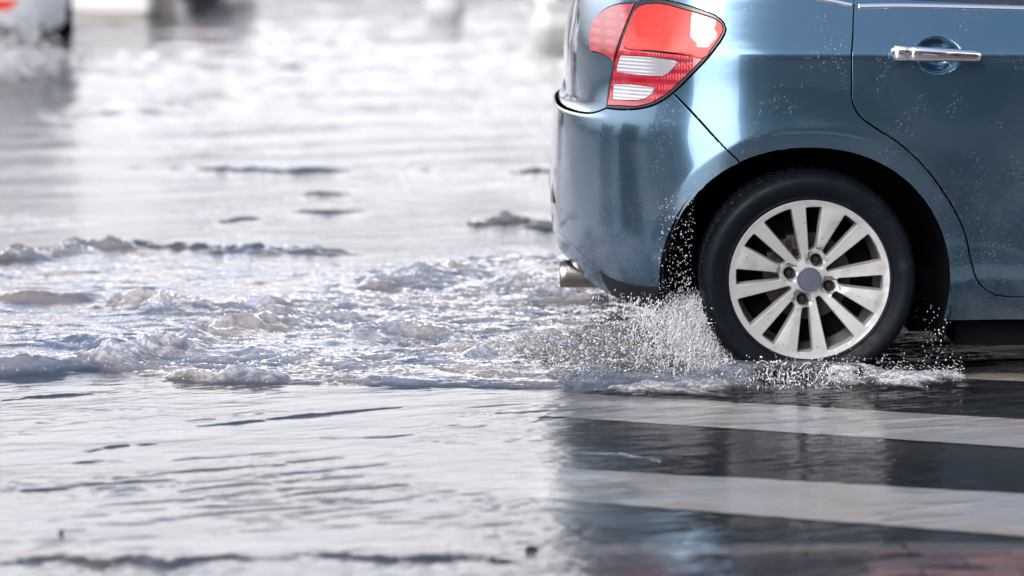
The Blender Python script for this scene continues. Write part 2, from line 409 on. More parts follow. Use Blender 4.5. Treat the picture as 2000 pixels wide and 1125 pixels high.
# doors
dr = ipx([(1669, 2), (1666, 60), (1663, 120), (1663, 180), (1668, 208), (1682, 229), (1710, 250), (1755, 279), (1803, 323), (1850, 386), (1882, 448), (1897, 510), (1909, 548), (1932, 571), (1965, 580), (1998, 581)])
VD = dr[-1][1]
du = spline([dr[0], (dr[0][0] - .0, dr[0][1] + .04), (dr[0][0] + .06, 1.30), (dr[0][0] + .14, 1.44), (dr[0][0] + .26, 1.50)])
xb = mx_(1.16, .6); xb2 = mx_(2.15, .6)
DOOR_R = dr + straight([dr[-1], (xb, VD), (xb, 1.50), du[-1]])[1:-1] + du[::-1][:-1]
DOOR_F = straight([(xb, VD), (xb2 - .15, VD), (xb2 + .02, .5), (xb2 + .05, .95), (xb2 - .02, 1.1), (xb2 - .25, 1.32), (xb2 - .5, 1.50), (xb, 1.50), (xb, VD)])[:-1]
# glass
wb = [inv(*p) for p in [(1672, -6), (1760, -2), (1880, 3), (1990, 7)]]
WIN_R = straight([(wb[0][0] + .03, wb[0][1]), (wb[-1][0], wb[-1][1] - .001), (xb - .03, 1.105), (xb - .03, 1.46), (du[-1][0] + .03, 1.46), (wb[0][0] + .12, 1.30), (wb[0][0] + .03, wb[0][1])])[:-1]
WIN_F = straight([(xb + .03, 1.105), (xb2 - .10, 1.095), (xb2 - .30, 1.31), (xb2 - .52, 1.46), (xb + .03, 1.46), (xb + .03, 1.105)])[:-1]
WIN_Q = straight([(wb[0][0] - .20, 1.165), (wb[0][0] - .03, 1.145), (wb[0][0] + .02, 1.30), (wb[0][0] + .10, 1.43), (wb[0][0] - .05, 1.40), (wb[0][0] - .20, 1.165)])[:-1]
WIN_T = straight([(0, 1.16), (.62, 1.16), (.5, 1.50), (0, 1.50)])  # rear screen
WIN_W = straight([(M3, 1.16), (M2 + .32, 1.16), (M2 + .22, 1.48), (M3, 1.48)])  # windscreen
HEADL = straight([(M2 + .25, .70), (M2 + .45, .64), (M2 + .75, .68), (M2 + .7, .78), (M2 + .3, .86), (M2 + .05, .86), (M2 + .25, .70)])[:-1]
GRIL = straight([(M3, .35), (M2 + .62, .35), (M2 + .66, .50), (M3, .52)])
FBUMP = straight([(mx_(2.85, .7), .66), (M2 + .3, .60), (M3, .60)])
# lamp inner areas
CL1 = [inv(*p) for p in [(1215, 108), (1270, 111), (1318, 117), (1326, 122), (1308, 143), (1296, 150), (1250, 147), (1209, 141), (1208, 130)]]
CL2 = [inv(*p) for p in [(1202, 164), (1240, 165), (1281, 171), (1278, 182), (1262, 194), (1248, 197), (1200, 195)]]
UPP = spline([inv(*p) for p in [(1227, 62), (1238, 34), (1250, 14), (1290, 9), (1342, 21), (1391, 36), (1410, 48), (1413, 59), (1404, 78), (1388, 100), (1374, 114), (1330, 106), (1280, 100), (1223, 94), (1227, 62)]])[:-1]
HOUS = [inv(*p) for p in [(1246, 16), (1226, 58), (1206, 112), (1196, 165), (1189, 206), (1248, 208), (1277, 200), (1304, 183), (1338, 151), (1365, 124), (1374, 114), (1330, 107), (1223, 95), (1227, 62)]]

# ---- one triangulation of the whole near half
VSPL = inv(1178, 548)[0]
pts = []; edges = []
def addline(line, closed=False):
    b = len(pts); pts.extend(line); n = len(line)
    for i in range(n - 1): edges.append((b + i, b + i + 1))
    if closed: edges.append((b + n - 1, b))
addline(straight([(0, .15), (M3, .15), (M3, VMAX), (0, VMAX), (0, .15)], .06)[:-1], True)
for ln in (seam_lamp, lamp_bot, lamp_right, lamp_top, sb, ledge, val, bot, ARCH[0], ARCH[1], gate_up, gate_top, dr, du, FBUMP): addline(ln)
addline([(VSPL, .16 + .02 * i) for i in range(10)])
addline([(xb, VD + (1.5 - VD) * i / 40) for i in range(41)])
for ln in (DOOR_F, straight([dr[-1], (xb, VD)]), straight([(xb, 1.5), du[-1]])): addline(ln)
for ln in (WIN_R, WIN_F, WIN_Q, HEADL, LAMP2, CL1, CL2, UPP, HOUS): addline(ln, True)
for ln in (WIN_T, WIN_W, GRIL): addline(ln)
bp = np.array(pts)
gx, gy = np.meshgrid(np.arange(.03, M3, .03), np.arange(.17, VMAX - .01, .03)); c1 = np.c_[gx.ravel(), gy.ravel()]
gx, gy = np.meshgrid(np.arange(.01, 2.75, .0125), np.arange(.18, 1.16, .0125)); c2 = np.c_[gx.ravel(), gy.ravel()]
c1 = c1[~((c1[:, 0] < 2.76) & (c1[:, 1] < 1.17))]
c2p = P(c2[:, 0], c2[:, 1]); near = (np.abs(archd(c2p[:, 0], c2p[:, 2], 0) - .05) < .04) | (np.hypot(c2p[:, 0] - HCUP[0][0], (c2p[:, 2] - HCUP[0][1]) * 1.2) < .085)
c3 = np.concatenate([c2[near] + np.array(o) for o in ((.00625, 0), (0, .00625), (.00625, .00625))])
c2 = np.r_[c2, c3]
cand = np.r_[c1, c2] + rng.uniform(-.0004, .0004, (len(c1) + len(c2), 2))
keep = np.ones(len(cand), bool)
for i in range(0, len(bp), 200):
    dd = np.hypot(cand[:, None, 0] - bp[None, i:i+200, 0], cand[:, None, 1] - bp[None, i:i+200, 1]).min(1); keep &= dd > .0045
cand = cand[keep]
allp = [Vector(p) for p in pts] + [Vector(p) for p in cand]
r = delaunay_2d_cdt(allp, edges, [], 0, 1e-6)
DV = np.array([tuple(v) for v in r[0]]); DT = np.array([f for f in r[2] if len(f) == 3])
cen = DV[DT].mean(1); cm_, cv_ = cen[:, 0], cen[:, 1]
cp = P(cm_, cv_)
cls = np.full(len(DT), 'body', dtype=object)
bumper_poly = ledge + lamp_bot[1:] + sb[1:] + [(sb[-1][0] + .1, .2), (0, -.5)]
isb = inpoly(cm_, cv_, [(0, -.5)] + ledge + lamp_bot[1:] + sb[1:] + [(sb[-1][0], .1)])
cls[isb] = 'rear_bumper'
def below(line, m, v):
    l = np.array(line); o = np.argsort(l[:, 0]); return v < np.interp(m, l[o, 0], l[o, 1])
isv = isb & below(val, cm_, cv_) & (cm_ < val[-1][0]); cls[isv] = 'rear_valance'
cls[isv & (cm_ < VSPL)] = 'bumper_lip'
cls[inpoly(cm_, cv_, [(0, LEDGE)] + GATE[1:])] = 'tailgate'
cls[inpoly(cm_, cv_, DOOR_R)] = 'rear_door'; cls[inpoly(cm_, cv_, DOOR_F)] = 'front_door'
cls[inpoly(cm_, cv_, LAMP)] = 'tail_lamp'; cls[inpoly(cm_, cv_, LAMP2)] = 'gate_lamp'
cls[inpoly(cm_, cv_, WIN_R)] = 'rear_window'; cls[inpoly(cm_, cv_, WIN_F)] = 'front_window'; cls[inpoly(cm_, cv_, WIN_Q)] = 'quarter_window'
cls[inpoly(cm_, cv_, [(-.01, 1.16)] + WIN_T + [(-.01, 1.50)])] = 'rear_screen'
cls[inpoly(cm_, cv_, [(M3 + .01, 1.16)] + WIN_W + [(M3 + .01, 1.48)])] = 'windscreen'
cls[inpoly(cm_, cv_, HEADL)] = 'headlight'
isf = (cls == 'body') & (cm_ > FBUMP[0][0]) & below(FBUMP, cm_, cv_); cls[isf] = 'front_bumper'
cls[inpoly(cm_, cv_, [(M3 + .01, .35)] + GRIL + [(M3 + .01, .52)])] = 'grille'
for k in (0, 1): cls[(archd(cp[:, 0], cp[:, 2], k) < 0) & (cv_ < .8) & (cm_ > .5) & (cm_ < M3 - .4)] = 'hole'
cls[below(bot, cm_, cv_)] = 'hole'

def panel(sel, gap=.0026, off=0., rim=.014, both=False, mirror=False, mi=None):
    T = DT[sel]; u, invx = np.unique(T, return_inverse=True); T = invx.reshape(-1, 3); q = DV[u].copy()
    E = np.concatenate([T[:, [0, 1]], T[:, [1, 2]], T[:, [2, 0]]]); key = np.sort(E, 1)
    uq, ix, cnt = np.unique(key, axis=0, return_index=True, return_counts=True)
    B = E[ix[cnt == 1]]
    mid = (q[B[:, 0]] + q[B[:, 1]]) / 2
    onseam = (mid[:, 0] < 1e-4) | (mid[:, 0] > M3 - 1e-4) | (mid[:, 1] > VMAX - 1e-4)
    B = B[~onseam]
    d = q[B[:, 1]] - q[B[:, 0]]; d /= np.linalg.norm(d, axis=1, keepdims=True) + 1e-12
    n2 = np.c_[-d[:, 1], d[:, 0]]; acc = np.zeros_like(q); np.add.at(acc, B[:, 0], n2); np.add.at(acc, B[:, 1], n2)
    l = np.linalg.norm(acc, axis=1, keepdims=True); isB = l[:, 0] > 1e-6
    sh = np.where(l > 1e-6, acc / np.maximum(l, 1e-6), 0)
    seam = (q[:, 0] < 1e-4) | (q[:, 0] > M3 - 1e-4); sh[seam, 0] = 0
    q = q + sh * gap
    p = P(q[:, 0], q[:, 1]); n = NRM(q[:, 0], q[:, 1]); p = p + n * off
    nn = n.copy()
    # bevelled edge: a 1 mm rolled strip, then the rim going in
    bi = np.where(isB)[0]; qo = q[bi]; qi = qo + sh[bi] * .0011
    pin = P(qi[:, 0], qi[:, 1]) + NRM(qi[:, 0], qi[:, 1]) * off
    pout = p[bi]; tout = pout - pin; tout /= np.linalg.norm(tout, axis=1, keepdims=True) + 1e-9
    p = p.copy(); p[bi] = pin
    nb = len(bi); k0 = len(q); m_ = -np.ones(len(q), int); m_[bi] = np.arange(nb)
    n_b = n[bi]; e1 = pout - n_b * .0012; e2 = pout - n_b * rim
    Vv = np.r_[p, pin, e1, e1, e2]; ne = n_b * .35 + tout; ns = tout
    Nn = np.r_[nn, n_b, ne, ns, ns]; Nn = Nn / (np.linalg.norm(Nn, axis=1, keepdims=True) + 1e-9)
    tri = [tuple(t) for t in T]; quads = []
    for a_, b_ in B:
        i, j = m_[a_], m_[b_]
        quads.append((k0 + j, k0 + i, k0 + nb + i, k0 + nb + j)); quads.append((k0 + 2*nb + j, k0 + 2*nb + i, k0 + 3*nb + i, k0 + 3*nb + j))
    faces = tri + quads
    mi2 = None if mi is None else list(mi) + [0] * len(quads)
    if mirror or both:
        Vm = Vv.copy(); Vm[:, 1] = 1.7 - Vm[:, 1]; Nm = Nn.copy(); Nm[:, 1] *= -1
        fm = [tuple(f[::-1]) for f in faces]
        if mirror: return Vm, fm, Nm, mi2
        k = len(Vv); return np.r_[Vv, Vm], faces + [tuple(i + k for i in f) for f in fm], np.r_[Nn, Nm], (None if mi2 is None else mi2 + mi2)
    return Vv, faces, Nn, mi2

def add_panel(name, sel, mat_, parent, **k):
    Vv, f, n, mi = panel(sel, **k); return mesh(name, Vv, f, mat_, parent, True, n)

CAR = empty('blue_hatchback')
tag(CAR, 'blue hatchback seen from its rear half, driving through flood water over the crosswalk', 'car')
body = add_panel('body', cls == 'body', M_blue, CAR, both=True)
bum = add_panel('rear_bumper', cls == 'rear_bumper', M_blue, CAR, both=True, gap=.0022)
M_val = mat('black_valance', (.010, .011, .014), .42, 0, .15, spec=.2)
for mir in (False, True): add_panel('rear_valance', cls == 'rear_valance', M_val, CAR, mirror=mir, gap=.001, rim=.004)
add_panel('bumper_lip', cls == 'bumper_lip', M_blue, CAR, both=True, gap=.001, rim=.004)
tgate = add_panel('tailgate', cls == 'tailgate', M_blue, CAR, both=True)
add_panel('front_bumper', cls == 'front_bumper', M_blue, CAR, both=True)
add_panel('grille', cls == 'grille', M_black, CAR, both=True, off=-.01)
add_panel('rear_screen', cls == 'rear_screen', M_glass, tgate, both=True, off=-.002)
add_panel('windscreen', cls == 'windscreen', M_glass, CAR, both=True, off=-.002)
doors = []
for mir in (False, True):
    d1 = add_panel('door', cls == 'rear_door', M_blue, CAR, mirror=mir); d2 = add_panel('door', cls == 'front_door', M_blue, CAR, mirror=mir); doors += [d1, d2]
    add_panel('window', cls == 'rear_window', M_glass, d1, mirror=mir, off=-.003, gap=-.002); add_panel('window', cls == 'front_window', M_glass, d2, mirror=mir, off=-.003, gap=-.002)
    add_panel('quarter_window', cls == 'quarter_window', M_glass, CAR, mirror=mir, off=-.003, gap=-.002)
    add_panel('headlight', cls == 'headlight', M_clear, CAR, mirror=mir, off=.003)
# tail lamps
lsel = cls == 'tail_lamp'
sub = np.full(len(DT), 0)
sub[inpoly(cm_, cv_, HOUS)] = 4; sub[inpoly(cm_, cv_, UPP)] = 1; sub[inpoly(cm_, cv_, CL1)] = 2; sub[inpoly(cm_, cv_, CL2)] = 3
for mir in (False, True):
    tl = add_panel('tail_lamp', lsel & (sub == 0), M_black, CAR, mirror=mir, off=.006, gap=.0012, rim=.02)
    add_panel('brake_lens', lsel & (sub == 1), M_red, tl, mirror=mir, off=.0075, gap=.0008, rim=.004)
    add_panel('reversing_lens', lsel & (sub == 2), M_clear, tl, mirror=mir, off=.0074, gap=.0008, rim=.004)
    add_panel('indicator_lens', lsel & (sub == 3), M_clear, tl, mirror=mir, off=.0074, gap=.0008, rim=.004)
    add_panel('lower_lens', lsel & (sub == 4), M_redd, tl, mirror=mir, off=.0068, gap=0.0006, rim=.006)
    add_panel('tailgate_lamp', cls == 'gate_lamp', M_gate, CAR, mirror=mir, off=.004, gap=.0015, rim=.01)

for mir in (False, True):
    q = [[P(m, V) + NRM(m, V) * .003 for V in np.linspace(lo, hi, 5)] for m, lo, hi in zip(np.linspace(.14, .25, 9), np.linspace(.455, .462, 9), np.linspace(.455, .52, 9)[::-1])]
    v = np.array(q).reshape(-1, 3); f = [(i*5+j, (i+1)*5+j, (i+1)*5+j+1, i*5+j+1) for i in range(8) for j in range(4)]
    if mir: v[:, 1] = 1.7 - v[:, 1]; f = [t[::-1] for t in f]
    mesh('fog_lamp', v, f, M_black, bum, True)
# chrome strip along the foot of the glass
def strip(path, wd, out, name, mat_, parent, mir=False, n=9):
    path = np.array(path); c = P(path[:, 0], path[:, 1]); nn = NRM(path[:, 0], path[:, 1])
    t = np.gradient(c, axis=0); t /= np.linalg.norm(t, axis=1, keepdims=True); u = np.cross(nn, t)
    Vv = []; f = []
    for i in range(len(c)):
        for k in range(n):
            a = math.pi * k / (n - 1); Vv.append(c[i] + u[i] * (-math.cos(a)) * wd / 2 + nn[i] * (math.sin(a) ** .6 * out - .002))
    for i in range(len(c) - 1):
        for k in range(n - 1):
            f.append((i*n + k, (i+1)*n + k, (i+1)*n + k + 1, i*n + k + 1))
    f.append(tuple(range(n))); f.append(tuple((len(c)-1)*n + k for k in range(n))[::-1])
    Vv = np.array(Vv)
    if mir: Vv[:, 1] = 1.7 - Vv[:, 1]; f = [q[::-1] for q in f]
    return mesh(name, Vv, f, mat_, parent, True)
cs1 = [inv(*p) for p in [(1676, 12), (1760, 11), (1870, 13), (1995, 16)]]
cs0 = [inv(*p) for p in [(1560, -16), (1600, -3), (1640, 5), (1663, 10)]]
for mir in (False, True):
    strip(spline(cs1 + [(xb, 1.090)]), .019, .006, 'chrome_strip', M_chrome, doors[2 * mir], mir)
    strip(spline([(xb + .006, 1.090), (xb2 - .12, 1.085)]), .019, .006, 'chrome_strip', M_chrome, doors[2 * mir + 1], mir)
    strip(spline(cs0), .017, .006, 'chrome_strip', M_chrome, CAR, mir)

# door handles
def handle(parent, mir, dx=0.0):
    def at(px, py, o=0.):
        m, V = inv(px, py); m += dx; p = P(m, V) + NRM(m, V) * o; return p
    a = at(1738, 106, .028); b = at(1914, 111, .028); n = 24
    ux = np.array([1, 0, 0.]); m0, V0 = inv(1832, 108); nn = np.array([0, -1, .06]); nn /= np.linalg.norm(nn); uz = np.array([0, .06, 1.]); n = 24
    gb = MB()
    K = 14; nseg = 30; vv = []; ff = []
    for i in range(nseg + 1):
        s = i / nseg; p = a + (b - a) * s
        hh = .0235 * (1 - .28 * s); dd_ = .012
        e = math.sqrt(max(0, 1 - (1 - min(s, 1 - s) / .06) ** 2)) if min(s, 1 - s) < .06 else 1
        bow = .010 * math.sin(math.pi * s)
        if abs(s - .19) < .012: hh *= .93; dd_ *= .85
        for k in range(K):
            t = 2 * math.pi * k / K; cs, sn = math.cos(t), math.sin(t)
            cs = math.copysign(abs(cs) ** .75, cs); sn = math.copysign(abs(sn) ** .75, sn)
            vv.append(p + uz * sn * hh * (.35 + .65 * e) + nn * (cs * dd_ * (.4 + .6 * e) + bow))
    for i in range(nseg):
        for k in range(K): k2 = (k + 1) % K; ff.append((i*K + k, i*K + k2, (i+1)*K + k2, (i+1)*K + k))
    ff.append(tuple(range(K))[::-1]); ff.append(tuple(nseg*K + k for k in range(K)))
    for s0 in (.06, .93):   # mounts into the door skin
        p = a + (b - a) * s0; bb = len(vv)
        for dz in (0, -.034):
            for k in range(8):
                t = 2 * math.pi * k / 8; vv.append(p + ux * math.cos(t) * .011 + uz * math.sin(t) * .010 + nn * dz)
        for k in range(8): k2 = (k + 1) % 8; ff.append((bb + k, bb + k2, bb + 8 + k2, bb + 8 + k))
    vv = np.array(vv)
    if mir: vv[:, 1] = 1.7 - vv[:, 1]
    h = mesh('door_handle', vv, ff, M_chrome, parent, True)
    # rubber gasket shadow line round the grip's feet
    return h
handle(doors[0], False); handle(doors[1], False, 1.02); handle(doors[2], True)

# inner shell, floor and wheel housings (dark)
ub = MB()
ms = np.linspace(0, M3, 70); vs = np.linspace(.27, VMAX, 40)
mm, vv_ = np.meshgrid(ms, vs, indexing='ij'); pp = P(mm, vv_) - NRM(mm, vv_) * .03
def shell(pp):
    n1, n2 = pp.shape[:2]; v = [tuple(x) for x in pp.reshape(-1, 3)]; f = []
    for i in range(n1 - 1):
        for j in range(n2 - 1):
            q = pp[i:i+2, j:j+2].reshape(-1, 3).mean(0)
            if q[0] < -.30 and q[2] < .42: continue
            if any(archd(q[0], q[2], k) < .05 and q[2] < .85 for k in (0, 1)): continue
            f.append((i*n2 + j, (i+1)*n2 + j, (i+1)*n2 + j + 1, i*n2 + j + 1))
    return v, f
v, f = shell(pp); ub.add(v, f); ub.add([(a, 1.7 - b, c) for a, b, c in v], f)
ub.box(.335, .435, .30, 1.40, .11, .30); ub.box(.44, 1.98, .10, 1.60, .105, .30); ub.box(-.42, .44, .44, 1.26, .135, .36); ub.box(1.95, 3.0, .40, 1.30, .20, .40)
ub.build('underbody', M_liner, CAR)
for k in (0, 1):
    for mir in (False, True):
        wl = MB(); prof = []
        v = []; f = []; K = 40
        for j, (yy, rr) in enumerate([(.02, RA + .012), (.20, RA + .012), (.34, RA + .0), (.42, RA - .05), (.43, .05)]):
            for i in range(K + 1):
                a = math.pi * (-.12 + 1.16 * i / K); cx, cz = math.cos(a), math.sin(a); r_ = rr / (abs(cx) ** 2.15 + abs(cz) ** 2.15) ** (1/2.15)
                v.append((HX[k] - .009 + r_ * cx, 1.7 - yy if mir else yy, HZ - .025 + r_ * cz))
        for j in range(4):
            for i in range(K): f.append((j*(K+1)+i, j*(K+1)+i+1, (j+1)*(K+1)+i+1, (j+1)*(K+1)+i))
        wl.add(v, f).build('wheel_housing', M_liner, CAR, True)

# exhaust
ex = MB(); e0 = P(*inv(1150, 540)); exl = MB()
ey, ez = .50, .254
def tubex(x0, x1, y, z, r0, r1):
    b = MB(); b.lathe([(r0 * .86, x0 + .08), (r0 * .88, x0 + .002), (r0 * .94, x0 - .001), (r0, x0 + .003), (r0 * 1.0, x0 + .02), (r1, x1)], 40, (0, y, z), 'x'); return b
M_exh = mat('exhaust_steel', (.34, .31, .27), .28, 1)
tubex(-.712, -.30, ey, ez, .0425, .0425).build('exhaust_pipe', M_exh, CAR, True)

# rear fog reflector niche low on the bumper corner (dark)
# ------------------------------------------------------------------ wheel
RW = .233
def wheel_proto():
    """built round its hub, outer face towards -Y, all parts under an empty"""
    root = empty('wheel', (0, 0, 0), parent=None)
    # tyre
    RT = .313; prof = [(.222, .045), (.226, .012), (.2335, .006), (.240, .0045), (.243, .0075), (.250, .004), (.262, -.004), (.275, -.0085), (.284, -.0085), (.286, -.0068), (.290, -.0068), (.2935, -.005), (.300, .001), (.3045, .006), (.3085, .014), (.3105, .024),
            (RT - .001, .040), (RT, .055), (RT, .0560), (RT - .007, .0575), (RT - .007, .063), (RT, .0645), (RT, .088), (RT - .007, .0895), (RT - .007, .096), (RT, .0975), (RT, .122), (RT - .007, .1235), (RT - .007, .130), (RT, .1315), (RT, .146), (RT - .007, .1475), (RT - .007, .153), (RT, .1545), (RT - .002, .175), (.304, .195), (.28, .209), (.25, .203), (.225, .16)]
    n = 240; v = []; f = []
    for j, (r_, h) in enumerate(prof):
        for i in range(n):
            a = 2 * math.pi * i / n; rr = r_
            if r_ > .302 and (i + (j // 6)) % 4 == 0: rr -= .0035 if r_ > RT - .003 else .0018
            v.append((rr * math.cos(a), h, rr * math.sin(a)))
    for j in range(len(prof) - 1):
        for i in range(n):
            k = (i + 1) % n; f.append((j*n + i, (j+1)*n + i, (j+1)*n + k, j*n + k))
    ty = mesh('tyre', v, f, M_tyre, root, True)
    try: ty.data.set_sharp_from_angle(angle=R(38))
    except Exception: pass
    # rim face
    hs = []
    def rot(p, a): c, s = math.cos(a), math.sin(a); return (p[0]*c - p[1]*s, p[0]*s + p[1]*c)
    def rnd(poly, rad):
        out = []; n = len(poly)
        for i in range(n):
            p0, p1, p2 = [np.array(poly[(i + k) % n]) for k in (-1, 0, 1)]
            a = (p0 - p1); b = (p2 - p1); la, lb = np.linalg.norm(a), np.linalg.norm(b); r_ = min(rad, la * .45, lb * .45)
            A = p1 + a / la * r_; B = p1 + b / lb * r_
            for t in (0, .25, .5, .75, 1): out.append(tuple((1-t)**2 * A + 2*t*(1-t) * p1 + t*t * B))
        return out
    def dens(poly, s=.03):
        return straight(poly + [poly[0]], s)[:-1]
    N1 = [(-.338, .842), (-.245, .880), (-.150, .908), (-.052, .46), (-.048, .375), (-.118, .33)]
    N2 = [(-x, y) for x, y in N1][::-1]
    Bg = [(.155, .195), (.195, .155)] + [(.922 * math.cos(t), .922 * math.sin(t)) for t in np.radians([33.2, 38, 45, 52, 56.8])]
    for k in range(4):
        a = R(72 - 90) + k * math.pi / 2
        hs += [dens(rnd([rot(p, a) for p in q], .022)) for q in (N1, N2)]
        hs.append(dens(rnd([rot(p, a) for p in Bg], .022)))
    nuts = [rot((0, .262), R(72 - 90) + k * math.pi / 2) for k in range(4)]
    p2 = []; e2 = []
    def al(line):
        b = len(p2); p2.extend(line); n_ = len(line); e2.extend([(b + i, b + (i + 1) % n_) for i in range(n_)])
    al([(math.cos(t), math.sin(t)) for t in np.linspace(0, 2*math.pi, 161)[:-1]])
    al([(.955 * math.cos(t), .955 * math.sin(t)) for t in np.linspace(0, 2*math.pi, 161)[:-1]])
    nh = [[(nx + .066 * math.cos(t), ny + .066 * math.sin(t)) for t in np.linspace(0, 2*math.pi, 21)[:-1]] for nx, ny in nuts]
    for h in hs + nh: al(h)
    b_ = np.array(p2); gx, gy = np.meshgrid(np.arange(-1, 1, .028), np.arange(-1, 1, .028)); c_ = np.c_[gx.ravel(), gy.ravel()]; c_ = c_[np.hypot(c_[:, 0], c_[:, 1]) < .98]
    dd = np.min(np.hypot(c_[:, None, 0] - b_[None, :, 0], c_[:, None, 1] - b_[None, :, 1]), 1); c_ = c_[dd > .013]
    rr = delaunay_2d_cdt([Vector(p) for p in p2] + [Vector(p) for p in c_], e2, [], 0, 1e-7)
    q = np.array([tuple(x) for x in rr[0]]); T = np.array([t for t in rr[2] if len(t) == 3]); cc_ = q[T].mean(1)
    keep = np.hypot(cc_[:, 0], cc_[:, 1]) < .999
    for h in hs + nh: keep &= ~inpoly(cc_[:, 0], cc_[:, 1], h)
    T = T[keep]; u, iv = np.unique(T, return_inverse=True); T = iv.reshape(-1, 3); q = q[u]
    def face_h(x, y):
        r_ = np.hypot(x, y); h = .004 + .030 * (1 - r_) ** 1.15   # recess towards the hub (positive = inward)
        h = np.where(r_ > .955, .003 + (1 - r_) * .03, h)
        h = h - .008 * np.exp(-((r_) / .22) ** 4)
        for k in range(4):
            ux, uy = rot((0, 1), R(72 - 90) + k * math.pi / 2); al_ = x * ux + y * uy; ac = np.abs(-x * uy + y * ux)
            # sunk web between bolt and wide spoke, with a step at the spoke's rounded foot
            dish = sstep(.16, .21, al_) * (1 - sstep(.385 - 0.0 * al_, .415, al_ + 0 * ac)) * (1 - sstep(.085, .11, ac))
            h = h + .010 * dish
            cr = sstep(.42, .5, al_) * np.clip(1 - ac / .17, 0, 1)
            h = h - .003 * cr * (1 - sstep(.85, .95, al_))
        return h
    E = np.concatenate([T[:, [0, 1]], T[:, [1, 2]], T[:, [2, 0]]]); key = np.sort(E, 1); _, ix, cnt = np.unique(key, axis=0, return_index=True, return_counts=True); B = E[ix[cnt == 1]]
    d = q[B[:, 1]] - q[B[:, 0]]; d /= np.linalg.norm(d, axis=1, keepdims=True); n2 = np.c_[-d[:, 1], d[:, 0]]; acc = np.zeros_like(q); np.add.at(acc, B[:, 0], n2); np.add.at(acc, B[:, 1], n2)
    l = np.linalg.norm(acc, axis=1, keepdims=True); bi = np.where(l[:, 0] > 1e-6)[0]; sh = acc / np.maximum(l, 1e-6)
    h = face_h(q[:, 0], q[:, 1]); top = q.copy(); top[bi] += sh[bi] * .008
    m_ = -np.ones(len(q), int); m_[bi] = np.arange(len(bi)); nb = len(bi); n0 = len(q)
    Vv = [np.c_[top[:, 0] * RW, h, top[:, 1] * RW], np.c_[q[bi, 0] * RW, h[bi] + .0022, q[bi, 1] * RW], np.c_[(q[bi, 0] - sh[bi, 0] * .012) * RW, h[bi] + .034, (q[bi, 1] - sh[bi, 1] * .012) * RW]]
    f = [tuple(t) for t in T]
    for a, b in B:
        f.append((b, a, n0 + m_[a], n0 + m_[b])); f.append((n0 + m_[b], n0 + m_[a], n0 + nb + m_[a], n0 + nb + m_[b]))
    rim = mesh('rim', np.concatenate(Vv), f, M_alloy, root, True)
    try: rim.data.set_sharp_from_angle(angle=R(32))
    except Exception: pass
    brl = MB(); brl.lathe([(RW * 1.0, .004), (RW * .995, .012), (RW * .955, .020), (RW * .925, .03), (RW * .915, .07), (RW * .86, .09), (RW * .85, .17), (RW * .9, .19)], 96).build('rim_barrel', M_barrel, rim, True)
    capo = MB(); capo.lathe([(RW * .150, .030), (RW * .150, .016), (RW * .140, .0135), (RW * .134, .0135), (RW * .130, .0150), (RW * .06, .0145), (.0001, .0142)], 48).build('centre_cap', M_cap, rim, True)
    for nx, ny in nuts:
        bt = MB(); bt.lathe([(RW * .070, .020), (RW * .066, .034), (RW * .062, .048), (.0001, .048)], 24, (nx * RW, 0, ny * RW))
        bt.lathe([(.0095, .046), (.0095, .031), (.0075, .029), (.006, .029), (.0055, .036), (.0001, .036)], 6, (nx * RW, 0, ny * RW))
        bt.build('wheel_bolt', M_disc, rim)
    bd = MB(); bd.lathe([(.06, .075), (.062, .085), (.128, .085), (.128, .100), (.05, .100)], 64); bd.lathe([(.07, .06), (.072, .085)], 40); bd.lathe([(.0001, .058), (.07, .06)], 40)
    bd.build('brake_disc', M_disc, root, True)
    cp_ = MB()
    cp_.lathe([(.0001, .105), (.19, .105)], 40)
    cp_.build('brake_backplate', M_liner, root, True)
    cl = MB(); 
    for a in np.linspace(R(100), R(165), 6): cl.box(.112 * math.cos(a) - .02, .112 * math.cos(a) + .02, .062, .11, .112 * math.sin(a) - .02, .112 * math.sin(a) + .02)
    cl.build('brake_calliper', M_disc, root)
    return root
def copy_tree(o, parent, swap=None):
    c = o.copy(); COL.objects.link(c); c.parent = parent
    if swap and c.data and any(s in swap for s in c.data.materials[:]):
        c.data = c.data.copy()
        for i, s in enumerate(c.data.materials[:]):
            if s in swap: c.data.materials[i] = swap[s]
    for ch in list(o.children): copy_tree(ch, c, swap)
    return c
def place_wheel(wr, x, far):
    wr.parent = CAR; wr.location = (x, 1.695 if far else .005, HZ + .003)
    if far: wr.rotation_euler = (0, 0, math.pi)
W0 = wheel_proto(); place_wheel(W0, 0, False)
for x, far in ((2.466, False), (0, True), (2.466, True)):
    c = copy_tree(W0, CAR); place_wheel(c, x, far)

# ------------------------------------------------------------------ other vehicles (same kind of body, other paint and size)
def other_car(name, label, loc, rz, sc, paint):
    c = copy_tree(CAR, None, {M_blue: paint}); c.name = name
    for k in list(c.keys()):
        if k not in ('label', 'category'): pass
    c.location = loc; c.rotation_euler = (0, 0, rz); c.scale = sc
    tag(c, label, 'car'); return c

